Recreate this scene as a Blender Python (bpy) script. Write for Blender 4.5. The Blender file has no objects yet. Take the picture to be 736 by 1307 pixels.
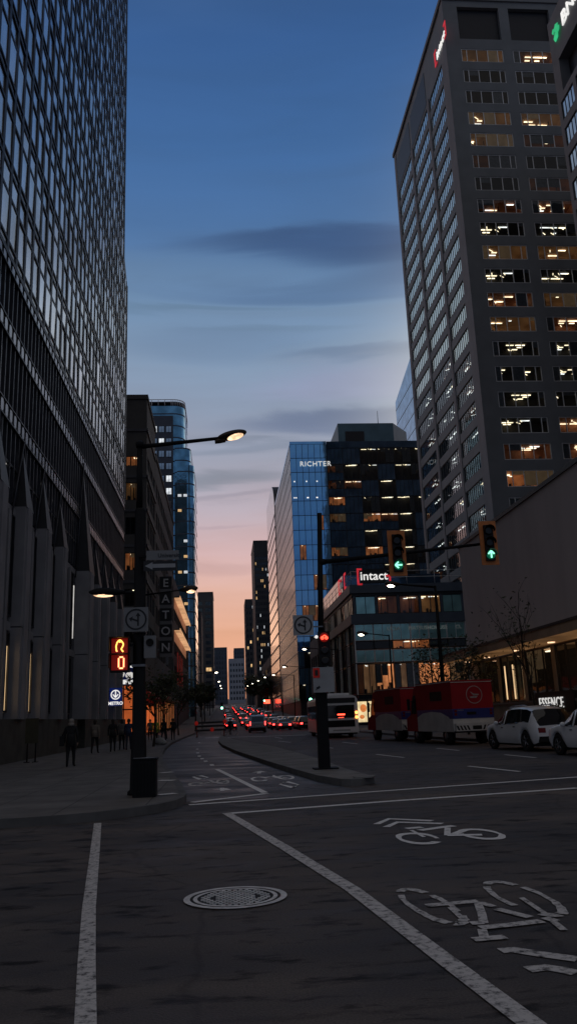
import bpy, bmesh, math, random
from mathutils import Vector, Matrix
random.seed(7)
C = bpy.context.scene.collection
S = bpy.context.scene
R = math.radians

# ------------------------------------------------------------------ materials
def nodes_of(name):
    m = bpy.data.materials.new(name); m.use_nodes = True
    return m, m.node_tree.nodes, m.node_tree.links, m.node_tree.nodes['Principled BSDF']

def pm(name, col, rough=.6, metal=0., var=.2, scale=3., bump=0., stretch=(1, 1, 1), spec=.5, detail=4.):
    """principled paint / stone / metal with noise-driven tone, roughness and bump"""
    m, N, L, b = nodes_of(name)
    tc = N.new('ShaderNodeTexCoord'); mp = N.new('ShaderNodeMapping'); mp.inputs['Scale'].default_value = stretch
    nz = N.new('ShaderNodeTexNoise'); nz.inputs['Scale'].default_value = scale; nz.inputs['Detail'].default_value = detail
    L.new(tc.outputs['Object'], mp.inputs['Vector']); L.new(mp.outputs['Vector'], nz.inputs['Vector'])
    cr = N.new('ShaderNodeValToRGB')
    cr.color_ramp.elements[0].position = .3; cr.color_ramp.elements[1].position = .7
    cr.color_ramp.elements[0].color = [c*(1-var) for c in col] + [1]
    cr.color_ramp.elements[1].color = [min(1, c*(1+var)) for c in col] + [1]
    L.new(nz.outputs['Fac'], cr.inputs['Fac']); L.new(cr.outputs['Color'], b.inputs['Base Color'])
    b.inputs['Roughness'].default_value = rough; b.inputs['Metallic'].default_value = metal
    b.inputs['Specular IOR Level'].default_value = spec
    if bump:
        bp = N.new('ShaderNodeBump'); bp.inputs['Strength'].default_value = bump; bp.inputs['Distance'].default_value = .02
        n2 = N.new('ShaderNodeTexNoise'); n2.inputs['Scale'].default_value = scale*12; n2.inputs['Detail'].default_value = 6
        L.new(mp.outputs['Vector'], n2.inputs['Vector']); L.new(n2.outputs['Fac'], bp.inputs['Height'])
        L.new(bp.outputs['Normal'], b.inputs['Normal'])
    return m

def em(name, col, strength, var=.35, scale=1.5):
    """lit surface with uneven brightness"""
    m, N, L, b = nodes_of(name)
    b.inputs['Base Color'].default_value = (*[c*.3 for c in col], 1); b.inputs['Roughness'].default_value = .6
    tc = N.new('ShaderNodeTexCoord'); nz = N.new('ShaderNodeTexNoise'); nz.inputs['Scale'].default_value = scale
    L.new(tc.outputs['Object'], nz.inputs['Vector'])
    mr = N.new('ShaderNodeMapRange'); mr.inputs[1].default_value = .3; mr.inputs[2].default_value = .7
    mr.inputs[3].default_value = strength*(1-var); mr.inputs[4].default_value = strength*(1+var)
    L.new(nz.outputs['Fac'], mr.inputs[0]); L.new(mr.outputs[0], b.inputs['Emission Strength'])
    b.inputs['Emission Color'].default_value = (*col, 1)
    return m

def mirror_glass(name, tint, rough=.06, metal=.9, wav=.012, scale=.6, base_var=.25):
    m, N, L, b = nodes_of(name)
    tc = N.new('ShaderNodeTexCoord'); nz = N.new('ShaderNodeTexNoise'); nz.inputs['Scale'].default_value = scale
    L.new(tc.outputs['Object'], nz.inputs['Vector'])
    bp = N.new('ShaderNodeBump'); bp.inputs['Strength'].default_value = wav*10; bp.inputs['Distance'].default_value = .1
    L.new(nz.outputs['Fac'], bp.inputs['Height']); L.new(bp.outputs['Normal'], b.inputs['Normal'])
    n2 = N.new('ShaderNodeTexNoise'); n2.inputs['Scale'].default_value = .35
    L.new(tc.outputs['Object'], n2.inputs['Vector'])
    cr = N.new('ShaderNodeValToRGB'); cr.color_ramp.elements[0].position = .35; cr.color_ramp.elements[1].position = .65
    cr.color_ramp.elements[0].color = [c*(1-base_var) for c in tint]+[1]; cr.color_ramp.elements[1].color = [min(1, c*(1+base_var)) for c in tint]+[1]
    L.new(n2.outputs['Fac'], cr.inputs['Fac']); L.new(cr.outputs['Color'], b.inputs['Base Color'])
    b.inputs['Metallic'].default_value = metal; b.inputs['Roughness'].default_value = rough
    return m

def clear_glass(name, tint=(.75, .8, .85), ior=1.7, rough=.02):
    m, N, L, b = nodes_of(name); N.remove(b)
    out = [n for n in N if n.type == 'OUTPUT_MATERIAL'][0]
    tr = N.new('ShaderNodeBsdfTransparent'); tr.inputs['Color'].default_value = (*tint, 1)
    gl = N.new('ShaderNodeBsdfGlossy'); gl.inputs['Roughness'].default_value = rough
    fr = N.new('ShaderNodeFresnel'); fr.inputs['IOR'].default_value = ior
    tc = N.new('ShaderNodeTexCoord'); nz = N.new('ShaderNodeTexNoise'); nz.inputs['Scale'].default_value = .8
    bp = N.new('ShaderNodeBump'); bp.inputs['Strength'].default_value = .06; bp.inputs['Distance'].default_value = .1
    L.new(tc.outputs['Object'], nz.inputs['Vector']); L.new(nz.outputs['Fac'], bp.inputs['Height'])
    L.new(bp.outputs['Normal'], gl.inputs['Normal'])
    mx = N.new('ShaderNodeMixShader'); L.new(fr.outputs[0], mx.inputs[0]); L.new(tr.outputs[0], mx.inputs[1]); L.new(gl.outputs[0], mx.inputs[2])
    L.new(mx.outputs[0], out.inputs['Surface'])
    return m

def asphalt(name, col, dark, stain_scale=.8, rough=.75, wet=.0):
    m, N, L, b = nodes_of(name)
    tc = N.new('ShaderNodeTexCoord')
    def noise(scale, st, det=6):
        mp = N.new('ShaderNodeMapping'); mp.inputs['Scale'].default_value = st
        n = N.new('ShaderNodeTexNoise'); n.inputs['Scale'].default_value = scale; n.inputs['Detail'].default_value = det; n.inputs['Roughness'].default_value = .62
        L.new(tc.outputs['Object'], mp.inputs['Vector']); L.new(mp.outputs['Vector'], n.inputs['Vector']); return n
    big = noise(stain_scale, (.7, 1.6, 1)); fine = noise(60, (1, 1, 1), 3); mid = noise(3.4, (.5, 1.25, 1), 9); huge = noise(.28, (.6, 1.2, 1), 3)
    r1 = N.new('ShaderNodeValToRGB'); r1.color_ramp.elements[0].position = .36; r1.color_ramp.elements[1].position = .6
    r1.color_ramp.elements[0].color = (*dark, 1); r1.color_ramp.elements[1].color = (*col, 1)
    L.new(big.outputs['Fac'], r1.inputs['Fac'])
    r2 = N.new('ShaderNodeValToRGB'); r2.color_ramp.elements[0].position = .36; r2.color_ramp.elements[1].position = .46
    r2.color_ramp.elements[0].color = (.16, .16, .17, 1); r2.color_ramp.elements[1].color = (1, 1, 1, 1)
    L.new(mid.outputs['Fac'], r2.inputs['Fac'])
    r3 = N.new('ShaderNodeValToRGB'); r3.color_ramp.elements[0].position = .2; r3.color_ramp.elements[1].position = .8
    r3.color_ramp.elements[0].color = (.55, .55, .55, 1); r3.color_ramp.elements[1].color = (1.5, 1.5, 1.5, 1)
    L.new(fine.outputs['Fac'], r3.inputs['Fac'])
    r4 = N.new('ShaderNodeValToRGB'); r4.color_ramp.elements[0].position = .35; r4.color_ramp.elements[1].position = .65
    r4.color_ramp.elements[0].color = (.62, .64, .70, 1); r4.color_ramp.elements[1].color = (1.35, 1.25, 1.15, 1)
    L.new(huge.outputs['Fac'], r4.inputs['Fac'])
    cur = r1.outputs['Color']
    for r in (r2, r3, r4):
        mx = N.new('ShaderNodeMix'); mx.data_type = 'RGBA'; mx.blend_type = 'MULTIPLY'; mx.inputs[0].default_value = 1
        L.new(cur, mx.inputs[6]); L.new(r.outputs['Color'], mx.inputs[7]); cur = mx.outputs[2]
    # hairline cracks
    vo = N.new('ShaderNodeTexVoronoi'); vo.feature = 'DISTANCE_TO_EDGE'; vo.inputs['Scale'].default_value = .42
    wn = noise(1.6, (1, 1, 1), 5); wx = N.new('ShaderNodeMix'); wx.data_type = 'VECTOR'; wx.inputs[0].default_value = .22
    L.new(tc.outputs['Object'], wx.inputs[4]); L.new(wn.outputs['Color'], wx.inputs[5]); L.new(wx.outputs[1], vo.inputs['Vector'])
    ck = N.new('ShaderNodeMapRange'); ck.inputs[1].default_value = .0; ck.inputs[2].default_value = .012; ck.inputs[3].default_value = .68; ck.inputs[4].default_value = 1
    L.new(vo.outputs['Distance'], ck.inputs[0])
    mx = N.new('ShaderNodeMix'); mx.data_type = 'RGBA'; mx.blend_type = 'MULTIPLY'; mx.inputs[0].default_value = 1
    L.new(cur, mx.inputs[6]); L.new(ck.outputs[0], mx.inputs[7]); cur = mx.outputs[2]
    L.new(cur, b.inputs['Base Color'])
    rr = N.new('ShaderNodeMapRange'); rr.inputs[1].default_value = .35; rr.inputs[2].default_value = .65; rr.inputs[3].default_value = rough-.2; rr.inputs[4].default_value = rough+.12
    L.new(big.outputs['Fac'], rr.inputs[0]); L.new(rr.outputs[0], b.inputs['Roughness'])
    b.inputs['Specular IOR Level'].default_value = .32
    bp = N.new('ShaderNodeBump'); bp.inputs['Strength'].default_value = .55; bp.inputs['Distance'].default_value = .012
    L.new(fine.outputs['Fac'], bp.inputs['Height']); L.new(bp.outputs['Normal'], b.inputs['Normal'])
    return m

def worn_paint(name, col, wear=.42):
    """road paint with worn-through specks of asphalt"""
    m, N, L, b = nodes_of(name)
    tc = N.new('ShaderNodeTexCoord'); n = N.new('ShaderNodeTexNoise'); n.inputs['Scale'].default_value = 14; n.inputs['Detail'].default_value = 8; n.inputs['Roughness'].default_value = .75
    L.new(tc.outputs['Object'], n.inputs['Vector'])
    r = N.new('ShaderNodeValToRGB'); r.color_ramp.elements[0].position = wear-.06; r.color_ramp.elements[1].position = wear+.08
    r.color_ramp.elements[0].color = (.06, .055, .05, 1); r.color_ramp.elements[1].color = (*col, 1)
    e = r.color_ramp.elements.new(min(.95, wear+.3)); e.color = (*[c*1.15 for c in col], 1)
    L.new(n.outputs['Fac'], r.inputs['Fac']); L.new(r.outputs['Color'], b.inputs['Base Color'])
    b.inputs['Roughness'].default_value = .7
    return m

def slab_mat(name, col, joint, sx, sy):
    m, N, L, b = nodes_of(name)
    tc = N.new('ShaderNodeTexCoord'); br = N.new('ShaderNodeTexBrick'); br.offset = 0
    br.inputs['Scale'].default_value = 1; br.inputs['Brick Width'].default_value = sx; br.inputs['Row Height'].default_value = sy; br.inputs['Mortar Size'].default_value = .012
    br.inputs['Color1'].default_value = (*col, 1); br.inputs['Color2'].default_value = (*[c*.82 for c in col], 1); br.inputs['Mortar'].default_value = (*joint, 1)
    L.new(tc.outputs['Object'], br.inputs['Vector'])
    n = N.new('ShaderNodeTexNoise'); n.inputs['Scale'].default_value = 1.3; n.inputs['Detail'].default_value = 8
    L.new(tc.outputs['Object'], n.inputs['Vector'])
    r = N.new('ShaderNodeValToRGB'); r.color_ramp.elements[0].position = .3; r.color_ramp.elements[1].position = .7
    r.color_ramp.elements[0].color = (.6, .6, .6, 1); r.color_ramp.elements[1].color = (1.1, 1.1, 1.1, 1)
    L.new(n.outputs['Fac'], r.inputs['Fac'])
    mx = N.new('ShaderNodeMix'); mx.data_type = 'RGBA'; mx.blend_type = 'MULTIPLY'; mx.inputs[0].default_value = 1
    L.new(br.outputs['Color'], mx.inputs[6]); L.new(r.outputs['Color'], mx.inputs[7]); L.new(mx.outputs[2], b.inputs['Base Color'])
    b.inputs['Roughness'].default_value = .8
    return m

M = dict(
    asphalt=asphalt('asphalt', (.118, .104, .097), (.064, .057, .054), 1.),
    bike_asphalt=asphalt('bike_lane_asphalt', (.085, .085, .09), (.05, .05, .055), .5, .6),
    ground=pm('ground', (.05, .05, .05), .9, scale=.3),
    paint=worn_paint('road_paint', (.86, .83, .79), .36),
    paint_worn=worn_paint('worn_road_paint', (.66, .62, .58), .43),
    slab=slab_mat('pavement', (.19, .175, .16), (.045, .04, .038), 1.5, 1.5),
    kerb=pm('kerb_stone', (.12, .115, .11), .8, var=.25, scale=2, bump=.3),
    island=pm('island_concrete', (.21, .20, .19), .85, var=.3, scale=.9, bump=.3),
    stone=pm('pale_stone', (.27, .262, .27), .65, var=.18, scale=.7, bump=.15),
    stone_dark=pm('dark_stone', (.10, .10, .11), .6, var=.2, scale=.8),
    plinth=pm('granite_plinth', (.075, .072, .06), .7, var=.35, scale=1.1),
    spike=pm('dark_spike', (.020, .020, .024), .45, var=.2, scale=1),
    mull=pm('dark_mullion', (.014, .015, .019), .45, var=.2, scale=2),
    fin=pm('grey_fin', (.07, .07, .08), .4, metal=.5, var=.2, scale=2),
    pane_light=mirror_glass('silver_glass', (1., .97, .88), .22, 1., scale=.35, base_var=.2), pane_spandrel=mirror_glass('spandrel_glass', (.38, .38, .37), .25, .95),
    pane_dark=mirror_glass('dark_blue_glass', (.035, .042, .06), .1, .6),
    pane_navy=mirror_glass('navy_glass', (.10, .14, .20), .1, .8),
    belt=pm('belt_panel', (.33, .33, .35), .25, metal=.6, var=.2, scale=2),
    tower=pm('tower_precast', (.215, .228, .24), .75, var=.1, scale=.4, bump=.1),
    tower_side=pm('tower_side_precast', (.19, .22, .235), .7, var=.1, scale=.4, bump=.1),
    louvre=pm('louvre_dark', (.012, .014, .022), .5, scale=3),
    alu=pm('aluminium_frame', (.95, .95, .93), .5, var=.1),
    frame_dark=pm('dark_frame', (.03, .03, .033), .45, metal=.3, var=.1),
    glass=clear_glass('clear_glass', (.72, .78, .82), 1.6),
    glass_side=clear_glass('coated_glass', (.6, .68, .72), 2.3),
    room_dark=pm('room_dark', (.035, .032, .03), .9, scale=1),
    room_dim_glow=em('room_dim_glow', (.9, .28, .09), .017, .5, .7),  # room surfaces emit faintly, standing in for light from the ceiling lamps
    room_warm_glow=em('room_warm_glow', (1., .46, .16), .045, .5, .6),
    room_shop_glow=em('shop_room_glow', (1., .36, .13), .5, .5, .9), room_store_glow=em('store_room_glow', (1., .52, .24), .085, .5, .6),  # shop walls and ceilings glow by themselves in place of lamp light
    room_orange_glow=em('room_orange_glow', (1., .32, .10), .17, .45, .8),
    lamp=em('ceiling_lamp', (1., .80, .50), 3.2, .3, .4),
    lamp_white=em('ceiling_lamp_white', (.95, .93, .85), 2.2, .3, .4),
    desk=pm('office_clutter', (.05, .045, .04), .8),
    blank=pm('dark_render_wall', (.66, .57, .53), .85, var=.07, scale=.5, bump=.15, stretch=(1, 1, .3)),
    fascia=pm('bronze_fascia', (.50, .34, .21), .5, var=.25, scale=.8),
    soffit_glow=em('glowing_soffit', (1., .50, .2), .11, .6, .35),  # soffit emits the spill of the downlights itself
    beige=pm('beige_wall', (.50, .42, .32), .8, var=.15, scale=1),
    teal=mirror_glass('teal_glass', (.34, .62, .58), .14, .6), win_teal=mirror_glass('teal_mirror_glass', (.86, .92, .84), .2, .95, base_var=.1),
    band_blue=pm('blue_grey_band', (.09, .115, .15), .5, var=.12, scale=.8),
    sign_black=pm('sign_black', (.012, .012, .013), .5),
    richter=mirror_glass('blue_glass', (.30, .62, 1.), .04, .95, .006, .5, .12),
    pinkpanel=mirror_glass('pale_side_glass', (.62, .60, .58), .16, .85, .02, .4, .2),
    office_dark=mirror_glass('black_glass', (.075, .13, .20), .07, .75, .02, .35, .3),
    penthouse=pm('teal_cladding', (.10, .19, .24), .5, var=.15, scale=.4),
    skyblue_wall=mirror_glass('blue_slope_glass', (.30, .45, .65), .15, .85),
    brick=pm('grey_brown_precast', (.105, .098, .09), .8, var=.12, scale=.6, bump=.1),
    far_dark=pm('far_dark_facade', (.045, .047, .055), .7, var=.25, scale=.25),
    far_mid=pm('far_grey_facade', (.12, .115, .12), .75, var=.15, scale=.25),
    far_pale=pm('far_pale_facade', (.40, .42, .48), .75, var=.08, scale=.25),
    far_blue=pm('far_blue_facade', (.07, .085, .12), .6, var=.15, scale=.25),
    bluetower=mirror_glass('curved_blue_glass', (.20, .42, .58), .08, .9, .02, .5),
    win_dark=mirror_glass('far_window_glass', (.08, .10, .13), .12, .7),
    win_pale=mirror_glass('pale_window_glass', (.55, .62, .68), .08, .9),
    win_warm=em('lit_window_warm', (1., .62, .28), .75, .6, .5),
    win_white=em('lit_window_white', (.9, .95, 1.), .75, .6, .5),
    black=pm('black_paint', (.009, .009, .01), .55, spec=.25, var=.3, scale=6),
    post=pm('post_black', (.007, .007, .008), .6, spec=.2, var=.3, scale=4),
    galv=pm('galvanised_steel', (.22, .22, .23), .45, metal=.8, var=.2, scale=6),
    amber=pm('signal_yellow', (.62, .19, .04), .55, var=.2, scale=5),
    lens_off=pm('unlit_lens', (.010, .008, .007), .3),
    green=em('green_light', (.30, 1., .66), 1.6, .1),
    green_dim=em('green_lens_glow', (.01, .35, .18), .22, .3),
    red=em('red_light', (1., .06, .03), 5., .1),
    red_dim=em('red_glow', (.7, .03, .02), .13, .3),
    tail=em('tail_light', (1., .035, .03), 9., .2),
    tail_off=pm('tail_lens', (.20, .012, .012), .25),
    head=pm('headlamp_lens', (.5, .5, .52), .12, metal=.4),
    orange_led=em('orange_led', (1., .34, .14), 3.4, .15),
    orange_led2=em('yellow_led', (1., .52, .10), 2.6, .15),
    lampglow=em('street_lamp_glow', (1., .62, .36), 1.7, .7, 5),
    lampglow_white=em('street_lamp_white', (1., .90, .70), 9., .2),
    white_sign=pm('sign_white', (.38, .38, .38), .5, var=.1),
    grey_sign=pm('sign_grey', (.22, .22, .22), .5, var=.1),
    white_lit=em('lit_white', (1., .98, .95), .85, .1),
    grey_letter=em('dim_lettering', (.8, .85, .85), .07, .6, .6),
    letter_grey=pm('letter_grey', (.7, .7, .7), .5), bronze=pm('bronze_lamp', (.06, .035, .02), .45, metal=.4),
    cornice_spill=em('cornice_wall_glow', (1., .42, .22), .16, .4, .3), green_far=em('green_far_lamp', (.25, 1., .62), 6., .1),
    tail_amber=em('lit_amber_lens', (1., .25, .05), 6., .1),
    frame_side=pm('grey_side_frame', (.10, .11, .115), .5, var=.1),
    blind=pm('window_blind', (.30, .29, .27), .8), blind_glow=em('glowing_blind', (1., .62, .32), .05, .3),  # second blind carries the room's lamplight as emission
    white_text=em('lit_white_lettering', (1., .98, .95), .6, .1),
    white_soft=em('lit_white_soft', (1., .96, .9), .55, .2),
    green_logo=em('lit_green', (.05, .75, .3), .55, .2),
    red_logo=em('lit_red', (.9, .04, .06), .5, .2),
    metro_blue=em('lit_blue', (.01, .03, .25), .25, .2),
    strip_warm=em('warm_strip', (1., .66, .34), .9, .3, .8),
    cornice=em('cornice_light', (1., .55, .28), .55, .4, .3),
    shop_orange=em('orange_shopfront', (1., .20, .05), .42, .4, .5),
    red_cloth_glow=em('red_canvas_glow', (.6, .02, .01), .09, .4),  # faint light put into the canvas as emission
    carwhite=pm('white_car_paint', (.92, .91, .90), .14, var=.05, scale=1),
    carsilver=pm('silver_car_paint', (.30, .30, .31), .25, metal=.5, var=.05),
    chrome_dim=pm('dull_chrome', (.4, .4, .4), .3, metal=.8),
    cardark=pm('dark_car_paint', (.02, .02, .024), .22, var=.1),
    carglass=pm('car_glass', (.008, .009, .011), .06, var=.1, spec=.8),
    tyre=pm('tyre_rubber', (.012, .012, .012), .8, bump=.2),
    rim=pm('alloy_rim', (.25, .25, .26), .35, metal=.8),
    under=pm('underbody', (.01, .01, .01), .8),
    postred=pm('post_red_paint', (.36, .012, .02), .6, spec=.25, var=.12, scale=1.2),
    postblue=pm('post_blue_paint', (.02, .035, .20), .4, var=.1),
    postwhite=pm('post_white_paint', (.62, .60, .56), .55, spec=.3, var=.12, scale=1.5),
    emblem=pm('emblem_pale', (.42, .36, .34), .5),
    buswhite=pm('bus_white', (.85, .85, .85), .35, var=.1, scale=1),
    chrome=pm('chrome', (.6, .6, .6), .15, metal=1., var=.05),
    ad=em('lit_poster', (1., .78, .42), .8, .25, 2),
    ad2=em('lit_poster_orange', (1., .30, .08), .6, .4, 3),
    skin=pm('skin', (.38, .24, .17), .6), hair=pm('hair', (.02, .015, .01), .6), hair_pale=pm('pale_hood', (.28, .25, .22), .8),
    cloth_black=pm('black_cloth', (.014, .014, .016), .9, bump=.3), cloth_navy=pm('navy_cloth', (.03, .045, .09), .9, bump=.3),
    cloth_grey=pm('grey_cloth', (.12, .11, .10), .9, bump=.3), cloth_tan=pm('tan_cloth', (.20, .17, .14), .9), hivis=pm('hivis_cloth', (.35, .40, .05), .8),
    denim=pm('dark_denim', (.03, .035, .05), .9),
    iron=pm('cast_iron', (.72, .70, .66), .5, metal=.1, var=.3, scale=9, bump=.3), iron_dark=pm('cast_iron_dark', (.018, .016, .015), .8),
    bark=pm('bark', (.035, .027, .02), .9, var=.4, scale=8, bump=.5),
    leaf=pm('leaf_green', (.035, .05, .018), .7, var=.5, scale=2), leaf2=pm('leaf_olive', (.055, .05, .018), .7, var=.5, scale=2),
    orange_plastic=pm('orange_plastic', (.45, .07, .02), .6, var=.3), barrier=pm('barrier_board', (.04, .03, .028), .7),
    olive=pm('olive_panel', (.06, .055, .03), .7), bag=pm('white_bag', (.35, .34, .33), .7, bump=.4),
)

# ------------------------------------------------------------------ mesh builder
class MB:
    def __init__(s): s.v = []; s.f = []; s.m = []; s.keys = []; s.sm = []
    def k(s, key):
        if key not in s.keys: s.keys.append(key)
        return s.keys.index(key)
    def face(s, idx, key, smooth=False): s.f.append(tuple(idx)); s.m.append(s.k(key)); s.sm.append(smooth)
    def poly(s, pts, key, smooth=False):
        n = len(s.v); s.v += [tuple(p) for p in pts]; s.face(range(n, n+len(pts)), key, smooth)
    def box(s, x0, x1, y0, y1, z0, z1, key):
        if x0 > x1: x0, x1 = x1, x0
        if y0 > y1: y0, y1 = y1, y0
        n = len(s.v)
        s.v += [(x0,y0,z0),(x1,y0,z0),(x1,y1,z0),(x0,y1,z0),(x0,y0,z1),(x1,y0,z1),(x1,y1,z1),(x0,y1,z1)]
        for q in ((0,3,2,1),(4,5,6,7),(0,1,5,4),(1,2,6,5),(2,3,7,6),(3,0,4,7)): s.face([n+i for i in q], key)
    def prism(s, pts, z0, z1, key, top=None):
        """vertical prism; pts counter-clockwise seen from above"""
        n = len(s.v); k = len(pts)
        s.v += [(p[0], p[1], z0) for p in pts] + [(p[0], p[1], z1) for p in pts]
        for i in range(k):
            j = (i+1) % k; s.face((n+i, n+j, n+k+j, n+k+i), key)
        s.face([n+k+i for i in range(k)], top or key); s.face([n+i for i in reversed(range(k))], key)
    def tube(s, p0, p1, r0, r1, key, n=8, caps=True, smooth=True):
        p0 = Vector(p0); p1 = Vector(p1); d = (p1-p0).normalized()
        a = d.orthogonal().normalized(); b = d.cross(a)
        i0 = len(s.v)
        for p, r in ((p0, r0), (p1, r1)):
            for k in range(n):
                t = 2*math.pi*k/n; s.v.append(tuple(p + a*(r*math.cos(t)) + b*(r*math.sin(t))))
        for k in range(n):
            j = (k+1) % n; s.face((i0+k, i0+j, i0+n+j, i0+n+k), key, smooth)
        if caps:
            s.face([i0+k for k in reversed(range(n))], key); s.face([i0+n+k for k in range(n)], key)
    def path(s, pts, r, key, n=6):
        for a, b in zip(pts[:-1], pts[1:]): s.tube(a, b, r, r, key, n)
    def lathe(s, c, axis, prof, key, n=16, smooth=True):
        """prof: list of (distance along axis, radius)"""
        c = Vector(c); d = Vector(axis).normalized(); a = d.orthogonal().normalized(); b = d.cross(a)
        i0 = len(s.v)
        for h, r in prof:
            for k in range(n):
                t = 2*math.pi*k/n; s.v.append(tuple(c + d*h + a*(r*math.cos(t)) + b*(r*math.sin(t))))
        for q in range(len(prof)-1):
            for k in range(n):
                j = (k+1) % n; s.face((i0+q*n+k, i0+q*n+j, i0+q*n+n+j, i0+q*n+n+k), key, smooth)
        s.face([i0+k for k in reversed(range(n))], key); e = i0+(len(prof)-1)*n; s.face([e+k for k in range(n)], key)
    def ell(s, c, rx, ry, rz, key, n=12, m=8):
        i0 = len(s.v); c = Vector(c)
        for i in range(1, m):
            ph = math.pi*i/m
            for k in range(n):
                t = 2*math.pi*k/n; s.v.append((c.x+rx*math.sin(ph)*math.cos(t), c.y+ry*math.sin(ph)*math.sin(t), c.z+rz*math.cos(ph)))
        s.v += [(c.x, c.y, c.z+rz), (c.x, c.y, c.z-rz)]; T = len(s.v)-2
        for i in range(m-2):
            for k in range(n):
                j = (k+1) % n; s.face((i0+i*n+k, i0+(i+1)*n+k, i0+(i+1)*n+j, i0+i*n+j), key, True)
        for k in range(n):
            j = (k+1) % n; s.face((i0+k, i0+j, T), key, True); s.face((i0+(m-2)*n+j, i0+(m-2)*n+k, T+1), key, True)
    def stroke(s, pts, wx, wy, z, key):
        """painted stroke on the ground (brush wx by wy)"""
        closed = len(pts) > 3 and pts[0] == pts[-1]
        L, Rr = [], []
        n = len(pts)
        for i in range(n):
            a = Vector(pts[i-1] if i else (pts[-2] if closed else pts[0])); b = Vector(pts[i+1] if i < n-1 else (pts[1] if closed else pts[-1]))
            d = b-a; d = d.normalized() if d.length > 1e-6 else Vector((1, 0)); nn = Vector((-d.y, d.x))
            h = abs(nn.x)*wx + abs(nn.y)*wy; p = Vector(pts[i]); L.append(p+nn*h); Rr.append(p-nn*h)
        i0 = len(s.v); s.v += [(p.x, p.y, z) for p in L] + [(p.x, p.y, z) for p in Rr]
        for i in range(n-1): s.face((i0+n+i, i0+n+i+1, i0+i+1, i0+i), key)
    def add(s, other, mtx=None):
        n = len(s.v)
        s.v += [tuple(mtx @ Vector(p)) for p in other.v] if mtx else list(other.v)
        for f, mi, sm in zip(other.f, other.m, other.sm): s.face([n+i for i in f], other.keys[mi], sm)
    def text(s, string, size, depth, mtx, key, align='LEFT', bold=0.):
        vs, fs = text_geo(string, size, depth, align, bold); n = len(s.v)
        s.v += [tuple(mtx @ Vector(p)) for p in vs]
        for f in fs: s.face([n+i for i in f], key)
    def mesh(s, name, off=(0, 0, 0)):
        me = bpy.data.meshes.new(name)
        me.from_pydata([(p[0]-off[0], p[1]-off[1], p[2]-off[2]) for p in s.v], [], s.f)
        for k in s.keys: me.materials.append(M[k])
        me.polygons.foreach_set('material_index', s.m); me.polygons.foreach_set('use_smooth', s.sm); me.update()
        return me
    def build(s, name, parent=None):
        off = (0, 0, 0)
        if parent is not None:
            p = parent; off = Vector((0, 0, 0))
            while p is not None: off = off + Vector(p.location); p = p.parent
        o = bpy.data.objects.new(name, s.mesh(name, off)); C.objects.link(o); o.parent = parent
        return o

_tc = {}
def text_geo(string, size, depth, align, bold, gap=1.12):
    key = (string, size, depth, align, bold)
    if key not in _tc:
        cu = bpy.data.curves.new('lettering', 'FONT'); cu.body = string; cu.size = size; cu.extrude = depth; cu.align_x = align; cu.offset = bold; cu.resolution_u = 3; cu.space_character = 1.14 if string in ('ESSENCE', 'RICHTER') else 1.02
        ob = bpy.data.objects.new('lettering', cu); C.objects.link(ob)
        dg = bpy.context.evaluated_depsgraph_get(); me = bpy.data.meshes.new_from_object(ob.evaluated_get(dg))
        _tc[key] = ([tuple(v.co) for v in me.vertices], [tuple(p.vertices) for p in me.polygons])
        bpy.data.objects.remove(ob); bpy.data.curves.remove(cu); bpy.data.meshes.remove(me)
    return _tc[key]

def wallmtx(origin, facing):
    """text/flat plane upright in the world; facing '-Y' (towards the camera), '-X' or '+X'"""
    if facing == '-Y': u, n = Vector((1, 0, 0)), Vector((0, -1, 0))
    elif facing == '-X': u, n = Vector((0, -1, 0)), Vector((-1, 0, 0))
    else: u, n = Vector((0, 1, 0)), Vector((1, 0, 0))
    m = Matrix.Identity(4); m.col[0].xyz = u; m.col[1].xyz = (0, 0, 1); m.col[2].xyz = n; m.col[3].xyz = origin
    return m

def tag(o, label=None, cat=None, group=None, kind=None):
    if label: o['label'] = label
    if cat: o['category'] = cat
    if group: o['group'] = group
    if kind: o['kind'] = kind
    return o
def thing(name, label, cat, loc=(0, 0, 0), rz=0, group=None):
    o = bpy.data.objects.new(name, None); C.objects.link(o); o.location = loc; o.rotation_euler = (0, 0, rz); o.empty_display_size = .3
    return tag(o, label, cat, group)
def structure(mb, name):
    o = mb.build(name); o['kind'] = 'structure'; return o
def clone(root, loc, rz=0, label=None, group=None, scale=None):
    r = root.copy(); C.objects.link(r); r.location = loc; r.rotation_euler = (0, 0, rz)
    if scale: r.scale = scale
    if label: r['label'] = label
    if group: r['group'] = group
    for ch in list(root.children):
        c = ch.copy(); C.objects.link(c); c.parent = r
        for g in list(ch.children):
            d = g.copy(); C.objects.link(d); d.parent = c
    return r
def hz(y): return 0. if y < 140 else .025*(y-140) if y > 170 else .025*(y-140)**2/60
def lerp(pts, t):
    if t <= pts[0][0]: return pts[0][1]
    for (a, x), (b, y) in zip(pts[:-1], pts[1:]):
        if t <= b: return x+(y-x)*(t-a)/(b-a)
    return pts[-1][1]
def smooth_lerp(pts, t):
    if t <= pts[0][0]: return pts[0][1]
    for (a, x), (b, y) in zip(pts[:-1], pts[1:]):
        if t <= b:
            u = (t-a)/(b-a); return x+(y-x)*u*u*(3-2*u)
    return pts[-1][1]

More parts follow.
